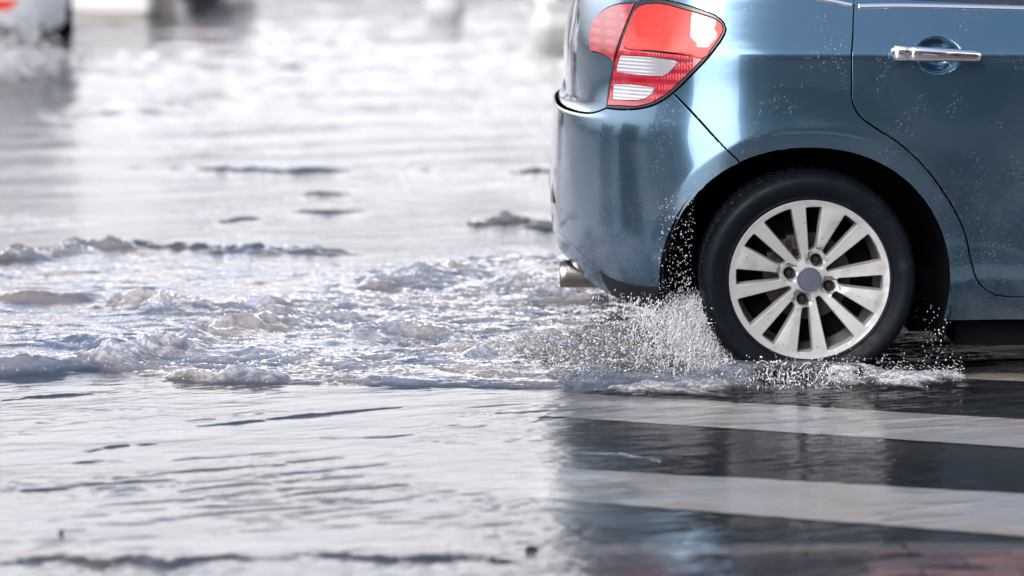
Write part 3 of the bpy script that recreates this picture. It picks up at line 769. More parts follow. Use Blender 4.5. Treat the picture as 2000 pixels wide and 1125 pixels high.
# ------------------------------------------------------------------ ground
def road_mat():
    m = mat('asphalt', (.05, .05, .055), .55); t = NT(m); co = t.co()
    a = t.noise(co, 140, 4, .7); b = t.noise(co, 1.3, 6, .6)
    c = t.mixc(t.ramp(a, .3, .75), (.018, .021, .026), (.060, .064, .070)); c = t.mixc(t.ramp(b, .35, .7, 0., .5), c, (.050, .046, .043))
    t.set('Base Color', c); t.l.new(t.bump(a, .5, .006), t.b.inputs['Normal']); return m
def stripe_mat():
    m = mat('road_paint', (.42, .41, .40), .5); t = NT(m); co = t.co()
    a = t.noise(co, 90, 5, .75); b = t.noise(co, 2.2, 5, .6)
    c = t.mixc(t.ramp(b, .35, .65), (.88, .86, .85), (.86, .75, .64)); c = t.mixc(t.ramp(a, .60, .74, 0., .45), c, (.2, .19, .18))
    sx = t.new('ShaderNodeSeparateXYZ', {0: co}); refl_fade = t.ramp(t.math('ADD', sx.outputs['X'], t.math('MULTIPLY', t.noise(co, 5, 6, .7), .9)), -.55, .05, 1., 0.)
    c = t.mixc(refl_fade, c, (.045, .047, .052))  # stripe paint fades to asphalt leftward, standing in for bright sky reflection over it
    t.set('Base Color', c); t.l.new(t.bump(a, .4, .004), t.b.inputs['Normal']); return m
rd = MB(); rd.add([(-500, -1.86, 0), (500, -1.86, 0), (500, 1500, 0), (-500, 1500, 0)], [(0, 1, 2, 3)])
tag(rd.build('road', road_mat()), kind='structure')
M_strp = stripe_mat()
def edge(p, q, x0, x1):
    """the line through two pixels, on the ground, between two x"""
    a = g(*p); b = g(*q); k = (b[1] - a[1]) / (b[0] - a[0]); return lambda x: a[1] + (x - a[0]) * k
def stripe(up, lo, x0, x1, n=140):
    fu, fl = edge(*up, 0, 0), edge(*lo, 0, 0); xs = np.linspace(x0, x1, n); v = []
    for x in xs:
        v.append((x, fl(x) + .010 * float(pnoise(np.array(x * 6), np.array(3.1))) + .004 * random.uniform(-1, 1), .004)); v.append((x, fu(x) + .010 * float(pnoise(np.array(x * 6), np.array(9.7))) + .004 * random.uniform(-1, 1), .004))
    f = [(2*i, 2*i+2, 2*i+3, 2*i+1) for i in range(n - 1)]
    return tag(mesh('crosswalk_stripe', v, f, M_strp, None, False), kind='structure')
stripe(((1250, 778), (2000, 822)), ((1170, 822), (2000, 877)), -1.25, 4.6)
stripe(((1140, 920), (2000, 968)), ((1130, 982), (2000, 1050)), -1.25, 4.6)
stripe(((1500, 690), (2000, 712)), ((1500, 722), (2000, 748)), -1.25, 4.6)

# pavement in the foreground: brick pavers behind a low kerb, awash
def paver_mat():
    m = mat('pavers', (.2, .1, .08), .5); t = NT(m); co = t.co()
    br = t.new('ShaderNodeTexBrick', {'Vector': co, 'Scale': 1., 'Mortar Size': .006, 'Brick Width': .21, 'Row Height': .105, 'Color1': (.14, .075, .07, 1), 'Color2': (.07, .05, .055, 1), 'Mortar': (.05, .048, .048, 1), 'Bias': .1})
    n = t.noise(co, 25, 5, .7); c = t.mixc(t.ramp(n, .5, .75, 0., .5), br.outputs['Color'], (.16, .13, .125))
    t.set('Base Color', c); t.set('Roughness', t.ramp(t.noise(co, 4, 3), .4, .6, .15, .6))
    t.l.new(t.bump(t.math('SUBTRACT', n, br.outputs['Fac']), .6, .006), t.b.inputs['Normal']); return m
xs = np.concatenate([np.linspace(-60, -3, 30)[:-1], np.linspace(-3, 2.4, 230), np.linspace(2.4, 60, 30)[1:]]); ys = np.concatenate([[-30, -12, -6], np.linspace(-3.4, -1.955, 66)])
gx, gy = np.meshgrid(xs, ys, indexing='ij'); nx_, ny_ = gx.shape
gz = .026 + .006 * fbm(gx * 2.1, gy * 6.0, 4, 40) + .015 * sstep(-.7, .3, gx)
idx = np.arange(nx_ * ny_).reshape(nx_, ny_); quad = np.stack([idx[:-1, :-1], idx[1:, :-1], idx[1:, 1:], idx[:-1, 1:]], -1).reshape(-1, 4)
pv = mesh('pavement', np.stack([gx, gy, gz], -1).reshape(-1, 3), quad, paver_mat()); tag(pv, kind='structure')
def kerb_mat():
    m = mat('kerb_stone', (.26, .26, .27), .6); t = NT(m); co = t.co(); n = t.noise(co, 30, 5, .7); y = t.noise(co, 1.1, 3)
    c = t.mixc(n, (.16, .16, .165), (.36, .355, .35)); sx = t.new('ShaderNodeSeparateXYZ', {0: co})
    yel = t.math('MULTIPLY', t.math('MULTIPLY', t.ramp(sx.outputs['X'], -.55, -.9), t.ramp(n, .45, .6)), .5)
    c = t.mixc(yel, c, (.50, .36, .05)); t.set('Base Color', c); t.l.new(t.bump(n, .5, .006), t.b.inputs['Normal']); return m
kb = MB(); M_kerb = kerb_mat()
x = -30.0
while x < 30:
    kb.box(x + .004, x + .996, -1.955, -1.85, -.1, .026 + random.uniform(-.003, .003)); x += 1.0
tag(kb.build('kerb', M_kerb), kind='structure')

# ------------------------------------------------------------------ flood water
WZ = .036
amax = .27
Zr = [1 / t for t in np.linspace(1 / 4.98, 1 / 12.5, 1180)]
Zr += [1 / t for t in np.linspace(1 / 12.5, 1 / 62, 300)][1:] + [90, 140, 260, 500, 1500]
Zr = np.array(Zr); ar = np.linspace(-amax, amax, 700)
AA, ZZ = np.meshgrid(ar, Zr, indexing='ij'); WX = XC + ZZ * AA; WY = ZZ - 7.5
def gp(pts_, z=WZ): return [g(a, b, z) for a, b in pts_]
# -- turbulent wake
wake = gp([(-260, 520), (0, 508), (200, 480), (420, 488), (700, 500), (930, 470), (1110, 460), (1330, 560), (1420, 660), (1500, 758), (1380, 772), (1100, 768), (760, 757), (400, 752), (330, 745), (190, 730), (-60, 742), (-300, 750)])
dd, _, _ = dist_poly(WX, WY, wake, True); sgn = np.where(inpoly(WX, WY, wake), 1, -1)
jit = .10 * fbm(WX * 2.2, WY * 2.2, 3, 3)
mask = sstep(-.02, .30, dd * sgn + jit * .8)
fr, _, _ = dist_poly(WX, WY, wake[9:17]); mask = np.where((fr < .25) & (sgn > 0), np.maximum(mask, sstep(0, .05, dd)), mask); mask = mask * np.where((fr < .25) & (sgn < 0), sstep(-.05, 0, -dd), 1)
core = gp([(180, 715), (240, 670), (480, 600), (800, 540), (1150, 500), (1400, 640), (1440, 750), (1000, 745), (560, 745)])
d2, _, _ = dist_poly(WX, WY, core, True); coreM = sstep(-.35, .25, d2 * np.where(inpoly(WX, WY, core), 1, -1))
th = R(18); Uc = WX * math.cos(th) + WY * math.sin(th); Vc = -WX * math.sin(th) + WY * math.cos(th)
wx_ = WX + .10 * fbm(WX * 1.7, WY * 1.7, 3, 11); wy_ = WY + .10 * fbm(WX * 1.7, WY * 1.7, 3, 15)
big = fbm(wx_ * 1.5, wy_ * 2.4, 4, 21)
med = fbm(wx_ * 3.4, wy_ * 7.5, 4, 27, .52, True)
fine = fbm(wx_ * 14, wy_ * 30, 4, 33, .55, True)
vf = fbm(wx_ * 45, wy_ * 90, 3, 37, .6, True)
hgt = mask * (.011 * big + (.0042 + .0052 * coreM) * med + (.0016 + .0020 * coreM) * fine + .0008 * (.4 + coreM) * vf)
# -- quiet water: long low crests and ripples
near_fade = 1 - sstep(8, 40, WY)
rdg = fbm(Uc * 1.7 + .25 * pnoise(Uc * 4, Vc * 8, 8), Vc * 9.5, 4, 50, .55, True); pat = sstep(.0, .6, fbm(Uc * 1.3, Vc * 2.2, 3, 73))
quiet = .0006 * fbm(Uc * 9, Vc * 34, 3, 130, .6, True) * sstep(-.1, .5, fbm(WX * 1.5, WY * 2.2, 3, 131)) + .0014 * fbm(Uc * 1.6, Vc * 6, 4, 60) + .0011 * pat * fbm(Uc * 8, Vc * 30, 3, 77, .6, True) + .0032 * sstep(.95, 1.6, rdg) * sstep(-.2, .5, fbm(Uc * .8, Vc * 1.2, 2, 70)) + .0004 * fbm(Uc * 14, Vc * 40, 2, 80) + .017 * sstep(2, 9, WY) * fbm(Uc * .7, Vc * 2.6, 4, 83) + .018 * sstep(6, 12, WY) * fbm(Uc * 1.6, Vc * 4, 3, 86)
hgt = hgt + (1 - mask) * quiet * near_fade
calmR = sstep(-.55, -.2, WX) * (1 - sstep(-.35, -.15, WY))  # water calm in front of the car
hgt = np.where(calmR > 0, hgt * (1 - .20 * calmR * (1 - mask)), hgt)
foam = mask * coreM * sstep(.35, 1.2, .55 * med + .5 * big + .25 * fine) * .45
# -- single waves: pixels, height, half width, roughness, foam
RID = [([(-40, 508), (60, 506), (130, 500), (230, 490), (300, 492)], .070, .10, .9, .30), ([(260, 492), (350, 490), (520, 496), (600, 494), (700, 498)], .042, .07, .8, .05),
       ([(-40, 590), (110, 588), (222, 580)], .040, .07, .5, .05), ([(222, 592), (290, 596), (360, 606), (420, 604)], .060, .09, .9, .6), ([(500, 612), (560, 606)], .05, .09, .9, .7),
       ([(-40, 727), (60, 724), (190, 722)], .050, .05, .5, .15), ([(195, 722), (235, 708), (300, 700), (352, 690)], .075, .09, 1., .8), ([(330, 690), (430, 668), (520, 640), (620, 628), (720, 640)], .055, .10, 1., .45),
       ([(340, 745), (400, 744), (470, 742), (570, 746)], .045, .05, .9, .6), ([(80, 672), (150, 668), (240, 676)], .035, .07, .3, 0), ([(690, 660), (800, 655), (900, 668)], .045, .08, .9, .4),
       ([(900, 700), (1010, 690), (1150, 668)], .05, .09, .9, .6), ([(700, 560), (850, 548), (990, 520)], .045, .10, .9, .45), ([(1000, 560), (1080, 575), (1200, 590)], .05, .1, .9, .7),
       ([(250, 327), (420, 331), (560, 335), (640, 336), (692, 331)], .030, .07, .5, 0), ([(560, 385), (620, 380), (690, 381)], .016, .04, .5, 0), ([(430, 438), (470, 432), (512, 427)], .022, .04, .4, 0), ([(560, 414), (640, 416), (720, 413)], .018, .04, .5, 0),
       ([(920, 444), (1000, 438), (1100, 446)], .04, .055, 1., .3), ([(990, 338), (1090, 336)], .03, .05, .4, 0), ([(730, 325), (850, 335)], .02, .05, .5, 0),
       ([(380, 834), (470, 826), (600, 812), (720, 801), (795, 795)], .013, .016, .5, 0), ([(160, 884), (230, 872), (310, 866)], .012, .018, .4, 0), ([(-20, 962), (100, 956), (200, 946)], .012, .018, .5, 0), ([(-20, 784), (60, 776), (200, 768)], .015, .02, .6, 0),
       ([(440, 938), (545, 936)], .006, .012, .4, 0), ([(620, 856), (760, 854), (830, 846)], .006, .012, .5, 0), ([(860, 970), (960, 962)], .005, .012, .5, 0), ([(140, 905), (200, 900)], .008, .014, .5, 0),
       ([(0, 1105), (120, 1090), (200, 1106), (250, 1092), (330, 1108), (430, 1088), (490, 1092)], .015, .018, .9, 0), ([(520, 1092), (640, 1086), (760, 1096), (900, 1090), (1000, 1100)], .013, .018, .9, 0),
       ([(1385, 748), (1450, 738), (1520, 732), (1600, 734), (1680, 742)], .050, .045, .5, .25), ([(1620, 752), (1700, 744), (1780, 748), (1850, 742), (1890, 742)], .042, .06, .9, 1.0), ([(1200, 770), (1300, 764), (1420, 762)], .03, .05, 1., .8),
       ([(1150, 885), (1210, 888), (1290, 902)], .010, .012, .7, .45), ([(1040, 826), (1090, 800)], .005, .015, .6, 0), ([(-40, 240), (150, 226), (350, 215), (620, 208)], .035, .35, .3, 0), ([(430, 134), (560, 132), (620, 122)], .02, .25, .3, 0)]
nA = fbm(WX * 9, WY * 14, 4, 90, .6); nB = fbm(WX * 2.5, WY * 3.5, 2, 95)
for pl, hh, ww, ro, fo in RID:
    if ww <= .02 and pl[0][1] < 1080: ww *= .55
    q = gp(pl); xs_ = [a[0] for a in q]; ys_ = [a[1] for a in q]
    sel = (WX > min(xs_) - 4*ww) & (WX < max(xs_) + 4*ww) & (WY > min(ys_) - 4*ww) & (WY < max(ys_) + 4*ww)
    if not sel.any(): continue
    x_, y_ = WX[sel], WY[sel]; d, pr, sd_ = dist_poly(x_ + .3 * ww * nA[sel], y_ + .6 * ww * nB[sel], q)
    taper = np.sin(np.clip(pr, .0, 1) * np.pi) ** .5 * .8 + .2
    endf = 1.0
    if ww <= .02: prof_gate = sstep(-.75, .1, fbm(x_ * 9, y_ * 22, 3, 99))
    else: prof_gate = 1
    inwake = 1 if ww > .045 and len(pl) and 460 < pl[0][1] < 770 else 0
    prof = np.exp(-(d / ww) ** 2) * taper * (1 + ro * .55 * nA[sel] + .3 * nB[sel])
    hgt[sel] += hh * (.5 if ww <= .018 and pl[0][1] < 1080 else 1) * prof_gate * prof * (.66 if inwake else .9)
    foam[sel] = np.maximum(foam[sel], fo * sstep(.15, .7, prof + .25 * nA[sel]))
# nothing rises inside the tyre; water piles up round it
tyd = np.hypot(np.maximum(np.abs(WX) - .20, 0), np.maximum(np.abs(WY - .10) - .10, 0))
hgt += .014 * np.exp(-(tyd / .10) ** 2) * (1 + .8 * nA) * np.where(WY < .3, 1, .3)
tyn = np.exp(-(tyd / .16) ** 2); hgt = hgt * (1 - tyn) + np.clip(hgt, -.02, .042) * tyn
foam = np.clip(foam * sstep(-.4, .5, nA + .9 * fine * .5 + .3), 0, 1)
far_in = near_fade * (1 - sstep(.235, .265, np.abs(AA)))
hgt = hgt * np.where(WY > 6, near_fade, 1) * (1 - sstep(.235, .265, np.abs(AA)))
hgt = np.maximum(hgt, -.024)
# water thins out over the kerb and pavers
WZZ = WZ + hgt
warm_refl = np.exp(-((WX - g(270, 1030)[0]) / .30) ** 2 - ((WY - g(270, 1030)[1]) / .22) ** 2)  # warm reflection on the water, painted in as a patch of muddy colour
mud_refl = np.clip(.5 * warm_refl * (.5 + .6 * nB) * .4 + mask * .5 + .0 + .34 * (1 - sstep(-1.3, -.6, WX)), 0, 1)
rip = np.clip(.18 + mask * .9 + .5 * sstep(-.2, 0, WY) + .22 * calmR * sstep(.0, .6, fbm(WX * 2, WY * 3, 3, 120)), .05, 1)
V3 = np.stack([WX, WY, WZZ], -1)
left = V3[0].copy(); right = V3[-1].copy(); left[:, 0] = -320; right[:, 0] = 320; left[:, 2] = WZ; right[:, 2] = WZ
left[-5:, 0] = -1500; right[-5:, 0] = 1500
V3 = np.concatenate([left[None], V3, right[None]]); ext = lambda a, v: np.concatenate([np.full((1, a.shape[1]), v), a, np.full((1, a.shape[1]), v)])
n1, n2 = V3.shape[:2]; idx = np.arange(n1 * n2).reshape(n1, n2); quad = np.stack([idx[:-1, :-1], idx[1:, :-1], idx[1:, 1:], idx[:-1, 1:]], -1).reshape(-1, 4)
def water_mat():
    m = bpy.data.materials.new('flood_water'); m.use_nodes = True; t = NT(m); t.n.remove(t.b)
    at = lambda n: t.new('ShaderNodeAttribute', attribute_name=n).outputs['Fac']
    fo, mu, ri = at('foam'), at('mud_refl'), at('rip')
    co = t.co(scale=(1, 2.2, 1)); n1 = t.noise(co, 16, 5, .62, .4); n2_ = t.noise(co, 70, 3, .6); n3 = t.noise(co, 3.0, 3, .5)
    b1 = t.new('ShaderNodeBump', {'Height': n3, 'Strength': .10, 'Distance': .02})
    b2 = t.new('ShaderNodeBump', {'Height': n1, 'Strength': t.math('MULTIPLY', ri, .28), 'Distance': .012}); t.l.new(b1.outputs[0], b2.inputs['Normal'])
    b3 = t.new('ShaderNodeBump', {'Height': n2_, 'Strength': t.math('MULTIPLY', ri, .25), 'Distance': .004}); t.l.new(b2.outputs[0], b3.inputs['Normal'])
    nr = b3.outputs[0]
    fr = t.new('ShaderNodeFresnel', {'IOR': 1.34, 'Normal': nr}).outputs[0]
    gl = t.new('ShaderNodeBsdfGlossy', {'Color': (1, 1, 1, 1), 'Roughness': .02, 'Normal': nr}).outputs[0]
    tr = t.new('ShaderNodeBsdfTransparent', {'Color': (.94, .95, .965, 1)}).outputs[0]
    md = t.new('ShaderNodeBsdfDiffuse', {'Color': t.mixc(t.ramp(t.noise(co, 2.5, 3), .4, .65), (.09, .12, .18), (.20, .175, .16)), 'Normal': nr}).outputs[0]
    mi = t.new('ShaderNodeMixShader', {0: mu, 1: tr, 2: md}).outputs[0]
    wat = t.new('ShaderNodeMixShader', {0: fr, 1: mi, 2: gl}).outputs[0]
    fn = t.math('MULTIPLY', fo, t.ramp(t.noise(t.co(scale=(1, 1.4, 1)), 60, 4, .75), .36, .62, .25, 1.))
    fd = t.new('ShaderNodeBsdfDiffuse', {'Color': t.mixc(t.noise(co, 5, 3), (.54, .58, .65), (.44, .39, .36)), 'Normal': nr}).outputs[0]
    fg = t.new('ShaderNodeMixShader', {0: t.math('MULTIPLY', fr, .8), 1: fd, 2: gl}).outputs[0]
    t.l.new(t.new('ShaderNodeMixShader', {0: fn, 1: wat, 2: fg}).outputs[0], t.out.inputs['Surface'])
    return m
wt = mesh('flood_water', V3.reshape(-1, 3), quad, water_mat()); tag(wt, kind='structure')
for nm, a, v in (('foam', foam, 0), ('mud_refl', mud_refl, .25), ('rip', rip, .3)):
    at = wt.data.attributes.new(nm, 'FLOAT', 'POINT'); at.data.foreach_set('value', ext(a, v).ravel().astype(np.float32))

# ------------------------------------------------------------------ spray
_ico = None
def ico():
    import bmesh
    b = bmesh.new(); bmesh.ops.create_icosphere(b, subdivisions=1, radius=1); b.verts.ensure_lookup_table()
    v = np.array([tuple(x.co) for x in b.verts]); f = np.array([[y.index for y in x.verts] for x in b.faces]); b.free(); return v, f
IV, IF = ico()
def drops(name, C_, R_, dirs, stretch, mat_, extra=None):
    C_ = np.asarray(C_); n = len(C_); dirs = dirs / np.linalg.norm(dirs, axis=1, keepdims=True)
    a = np.cross(dirs, np.array([.3, .9, .1])); a /= np.linalg.norm(a, axis=1, keepdims=True); b = np.cross(dirs, a)
    jit = 1 + .25 * rng.standard_normal((n, len(IV)))
    loc = IV[None] * jit[..., None]
    P_ = C_[:, None] + R_[:, None, None] * (loc[..., 0:1] * a[:, None] + loc[..., 1:2] * b[:, None] + loc[..., 2:3] * dirs[:, None] * stretch[:, None, None])
    Fc = (IF[None] + (np.arange(n) * len(IV))[:, None, None]).reshape(-1, 3); Vv = P_.reshape(-1, 3)
    if extra: Fc = np.concatenate([Fc, np.array(extra[1]) + len(Vv)]); Vv = np.concatenate([Vv, np.array(extra[0])])
    return mesh(name, Vv, Fc, mat_, None, True)
M_drop = mat('spray_water', (.90, .91, .94), .10, spec=.6, Transmission_Weight=.30, IOR=1.33)
def strands(n, make):
    V_ = []; F_ = []
    for _ in range(n):
        pts_, rad = make(); pts_ = np.array(pts_); K = 4; b = len(V_)
        t = np.gradient(pts_, axis=0); t /= np.linalg.norm(t, axis=1, keepdims=True) + 1e-9
        a = np.cross(t, [.2, .95, .1]); a /= np.linalg.norm(a, axis=1, keepdims=True) + 1e-9; c = np.cross(t, a)
        for i in range(len(pts_)):
            for k in range(K):
                q = 2 * math.pi * k / K; V_.append(pts_[i] + (a[i] * math.cos(q) + c[i] * math.sin(q)) * rad[i])
        for i in range(len(pts_) - 1):
            for k in range(K):
                k2 = (k + 1) % K; A, B, C2, D2 = b + i*K + k, b + i*K + k2, b + (i+1)*K + k2, b + (i+1)*K + k; F_ += [(A, B, C2), (A, C2, D2)]
    return V_, F_
def curtain():
    # starts on the back of the tread and falls away behind it
    a = R(random.uniform(198, 238)); x0 = .315 * math.cos(a) - abs(random.gauss(0, .05)) ; z0 = HZ + .315 * math.sin(a); z0 = random.uniform(.05, .25)
    x0 = -math.sqrt(max(.315**2 - (z0 - HZ)**2, .01)) - abs(random.gauss(0, .085)); y0 = random.uniform(-.03, .2)
    ln = random.uniform(.02, .085); vx = random.gauss(-.18, .14); pts_ = []; rad = []; r0 = random.uniform(.0005, .0013)
    for i in range(9):
        s = i / 8 * ln; z = z0 - s
        pts_.append((x0 + vx * s + .004 * math.sin(i * 2.1 + x0 * 90), y0, max(z, .02))); rad.append(r0 * (.35 + abs(math.sin(i * random.uniform(.8, 1.4)))) * (1 - abs(i / 4 - 1) ** 3 * .8))
    return pts_, rad
def crown():
    x0 = random.uniform(-.21, .10); y0 = -random.uniform(.03, .14); z0 = random.uniform(.045, .085)
    d = np.array([random.gauss(0, .6), random.gauss(-.3, .3), random.gauss(.0, .6)]); d /= np.linalg.norm(d); ln = random.uniform(.015, .055)
    k = random.gauss(0, .6); r0 = random.uniform(.0008, .0022)
    pts_ = [(x0 + d[0]*ln*s + k*.03*s*s, y0 + d[1]*ln*s, max(z0 + d[2]*ln*s - .03*s*s, .03)) for s in np.linspace(0, 1, 8)]
    return pts_, [r0 * (.4 + .6 * abs(math.sin(3.1 * s + k * 3))) + (.0012 if s == 1 else 0) for s in np.linspace(0, 1, 8)]
s1 = strands(760, curtain); s2 = strands(26, crown)
C_ = []; R_ = []; Dd = []; St = []
def addd(n, fn):
    for _ in range(n):
        c, r_, d, s_ = fn(); C_.append(c); R_.append(r_); Dd.append(d); St.append(s_)
def f_curt():
    z = random.uniform(.03, .26) ** 1.0; xb_ = -math.sqrt(max(.315**2 - (z - HZ)**2, .01)) if z > .02 else -.1
    x = xb_ - abs(random.gauss(0, .12)) ; return (x, random.uniform(-.06, .22), z), min(.0026, .0006 + random.expovariate(1 / .00045)), (random.gauss(-.25, .25), 0, -1), random.uniform(1, 3.6)
def f_wide():
    x = -.28 - random.random() ** 1.15 * .62; z = .04 + random.random() ** 1.7 * max(.03, .20 - abs(x + .3) * .22); return (x, random.uniform(-.12, .35), z), min(.003, .0005 + random.expovariate(1 / .0005)), (random.gauss(-.6, .5), random.gauss(0, .3), random.gauss(-.3, .6)), random.uniform(1, 2.2)
def f_well():
    t = random.random(); x = -.315 - random.random() * .10 - .02; z = .22 + random.random() ** 1.8 * .34; return (x, random.uniform(-.02, .15), z), random.uniform(.0006, .0018), (0.1, 0, 1), random.uniform(1, 1.8)
def f_wake():
    x = -.6 - random.random() ** 1.2 * 1.3; y = random.uniform(-.2, 1.5); return (x, y, WZ + .008 + abs(random.gauss(0, .03)) * max(.25, 1 + x * .3)), min(.003, .0006 + random.expovariate(1 / .0005)), (random.gauss(-1, .5), random.gauss(0, .5), random.gauss(0, .6)), random.uniform(1, 1.8)
def f_crown():
    return (random.gauss(-.06, .14), -random.uniform(.03, .22), WZ + abs(random.gauss(0, .028))), min(.0034, .0006 + random.expovariate(1 / .0006)), (random.gauss(0, .5), 0, 1), random.uniform(1, 1.6)
def f_bow():
    x = random.uniform(.02, .44); return (x, -random.uniform(0, .16), WZ + .01 + abs(random.gauss(0, .026)) * (1.2 - x)), random.uniform(.0006, .0018), (1, 0, random.gauss(0, .5)), random.uniform(1, 1.8)
def f_rear():
    return (random.gauss(.385, .022), random.uniform(.0, .3), random.uniform(.05, .22)), random.uniform(.0008, .0026), (0, 0, 1), random.uniform(1, 2.2)
def f_left():
    q = random.random() * 1.6; return (-1.8 - q, random.uniform(-.05, .9), WZ + .02 + abs(random.gauss(0, .018))), random.uniform(.0008, .002), (random.gauss(-1, .5), 0, random.gauss(0, .5)), random.uniform(1, 1.6)
addd(4600, f_curt); addd(4600, f_wide); addd(650, f_well); addd(1500, f_wake); addd(1300, f_crown); addd(620, f_bow); addd(90, f_rear); addd(500, f_left)
ex_v = list(s1[0]) + list(s2[0]); ex_f = list(s1[1]) + [tuple(i + len(s1[0]) for i in q) for q in s2[1]]
sp = drops('water_spray', C_, np.array(R_), np.array(Dd, float), np.array(St), M_drop, (ex_v, ex_f)); tag(sp, kind='stuff')

# ------------------------------------------------------------------ debris on the water
M_leaf = mat('wet_leaf', (.035, .025, .02), .4)
def leaf(px, py, sz, rz, label):
    x, y = g(px, py, WZ); b = MB(); v = []; n = 14
    for i in range(n):
        t = 2 * math.pi * i / n; rr = sz * (1 - .35 * abs(math.sin(t)) + .12 * random.uniform(-1, 1)); v.append((rr * math.cos(t), rr * .62 * math.sin(t), .004 + .35 * sz * abs(math.sin(t))))
    v += [(a * .96, b_ * .96, c - .0035) for a, b_, c in v]; v += [(0, 0, .0015), (0, 0, -.002)]
    f = [(2*n, i, (i+1) % n) for i in range(n)] + [(i, n + i, n + (i+1) % n, (i+1) % n) for i in range(n)] + [(2*n+1, n + (i+1) % n, n + i) for i in range(n)]
    b.add(v, f); b.tube([(sz * .9, 0, .003), (sz * 1.3, .004, .006), (sz * 1.6, .002, .004)], .0012, 5)
    o = b.build('leaf', M_leaf, None); o.location = (x, y, WZ + .003); o.rotation_euler = (0, 0, rz); tag(o, label, 'leaf', 'dark leaves floating on the water')
leaf(1038, 1078, .017, .2, 'dark curled leaf floating near the bottom middle, just left of the car reflection')
leaf(120, 1046, .011, 1.2, 'small dark leaf floating near the bottom left corner')

# ------------------------------------------------------------------ vehicles and things beyond
wxy = g(104, 146)
WC = other_car('white_car', 'white car driving away at the top left corner, red reflector in its dark lower bumper', (0, 0, 0), R(90 + 19), (1.12, 1.1, 1.16), M_white)
WC.location = (wxy[0] - .04, wxy[1] + .80, 0)
rf = MB(); q = [P(m, .40) + NRM(m, .40) * .004 for m in np.linspace(.12, .32, 9)]; q2 = [P(m, .47) + NRM(m, .47) * .004 for m in np.linspace(.12, .38, 9)]
rf.add(q + q2, [(i, i+1, 10+i, 9+i) for i in range(8)])
rf.build('reflector', M_red, WC, True)
# its spray
C2 = []; 
cxw, cyw = g(45, 140)
for _ in range(2600):
    C2.append((cxw + random.gauss(-.02, .20), cyw + random.gauss(-.1, .45), .03 + abs(random.gauss(0, .10))))
for _ in range(2200):
    t = random.random() ** 1.5; C2.append((wxy[0] - .25 + random.gauss(.0, .16), wxy[1] + .3 + random.gauss(-.1, .55), .03 + abs(random.gauss(0, .20))))
n_ = len(C2); sp2 = drops('wheel_spray', C2, rng.uniform(.003, .011, n_), rng.standard_normal((n_, 3)), rng.uniform(1, 2, n_), M_drop); tag(sp2, kind='stuff')
gx_, gy_ = g(455, 2)
GC = other_car('grey_car', 'pale grey car parked far away at the top edge, left of centre', (0, 0, 0), R(176), (1.1, 1.1, 1.1), M_grey)
GC.location = (gx_ - .60, gy_ + 1.9, 0)
def mat_n(name, a, b, sc, rough=.7):
    m = mat(name, a, rough); t = NT(m); t.set('Base Color', t.mixc(t.noise(t.co(), sc, 5, .65), a, b)); return m
M_conc = mat_n('concrete', (.46, .46, .48), (.56, .55, .54), 6); M_tan = mat_n('tan_render', (.50, .44, .36), (.58, .52, .44), 3); M_wht = mat_n('white_board', (.66, .65, .64), (.76, .75, .74), 3)
def bollard(px, py, wd, hh, m, name, label, cat):
    x, y = g(px, py); b = MB(); b.lathe([(wd * .60, 0), (wd * .60, .10), (wd * .5, .12), (wd * .5, hh - .08), (wd * .56, hh - .06), (wd * .5, hh), (.0001, hh + .03)], 24, (0, 0, 0), 'z')
    o = b.build(name, m, None, True); o.location = (x, y, 0); tag(o, label, cat)
bollard(868, 27, .36, .9, M_conc, 'bollard', 'grey concrete bollard standing in the water at the top edge', 'bollard')
x, y = g(1066, 58); b = MB(); b.box(-.09, .09, -.06, .06, 0, 1.1); b.box(-.14, .14, -.1, .1, 0, .10); o = b.build('marker_post', M_wht); o.location = (x, y, 0); tag(o, 'white marker post at the top edge just left of the blue car', 'post')
# planter with hedge beside it
x, y = g(1104, 58); e = empty('hedge_planter', (x + .14, y, 0)); tag(e, 'planter with olive hedge at the top edge, half hidden behind the blue car', 'planter')
b = MB(); b.box(-.30, .60, -.2, .2, 0, .22); b.box(-.33, .63, -.23, .23, .22, .27); b.build('planter_box', M_conc, e)
M_foli = mat_n('hedge_leaves', (.06, .075, .02), (.14, .13, .04), 12)
def leafcloud(n, fn, sz):
    V_ = []; F_ = []
    for _ in range(n):
        c = np.array(fn()); a = rng.standard_normal(3); a /= np.linalg.norm(a); b_ = np.cross(a, rng.standard_normal(3)); b_ /= np.linalg.norm(b_); k = len(V_); s_ = sz * random.uniform(.6, 1.3)
        V_ += [c - a * s_, c + b_ * s_ * .5, c + a * s_, c - b_ * s_ * .5]; F_.append((k, k+1, k+2, k+3))
    return V_, F_
v, f = leafcloud(900, lambda: (random.uniform(-.3, .6), random.uniform(-.22, .22), random.uniform(.25, .95)), .05); mesh('hedge', v, f, M_foli, e, False)
# low wall, kiosk
x, y = g(318, 36); b = MB(); b.box(-.55, .12, 0, .3, 0, .62); b.box(-.58, .15, -.03, .33, .62, .70); o = b.build('low_wall', M_tan); o.location = (x, y, 0); tag(o, 'short tan wall at the top edge between the white box and the grey car', 'wall')
x, y = g(215, 44); e = empty('utility_box', (x, y, 0)); tag(e, 'pale box with a dark foot at the top edge, right of the white car', 'utility box')
b = MB(); b.box(-.50, .35, 0, .5, .10, 1.15); b.build('cabinet', M_wht, e); b = MB(); b.box(-.47, .32, .03, .47, 0, .10); b.build('plinth', M_tan, e); b = MB(); b.box(-.54, .39, -.04, .54, 1.15, 1.2); b.build('lid', M_conc, e)

PC = other_car('mirrored_car', 'unseen white car added behind the viewpoint, mirrored faintly in the blue door', (0, 0, 0), R(-90), (1.1, 1.15, 1.15), M_white); PC.location = (.35, -14.5, 0)  # unseen car added for the pale reflection it gives in the door
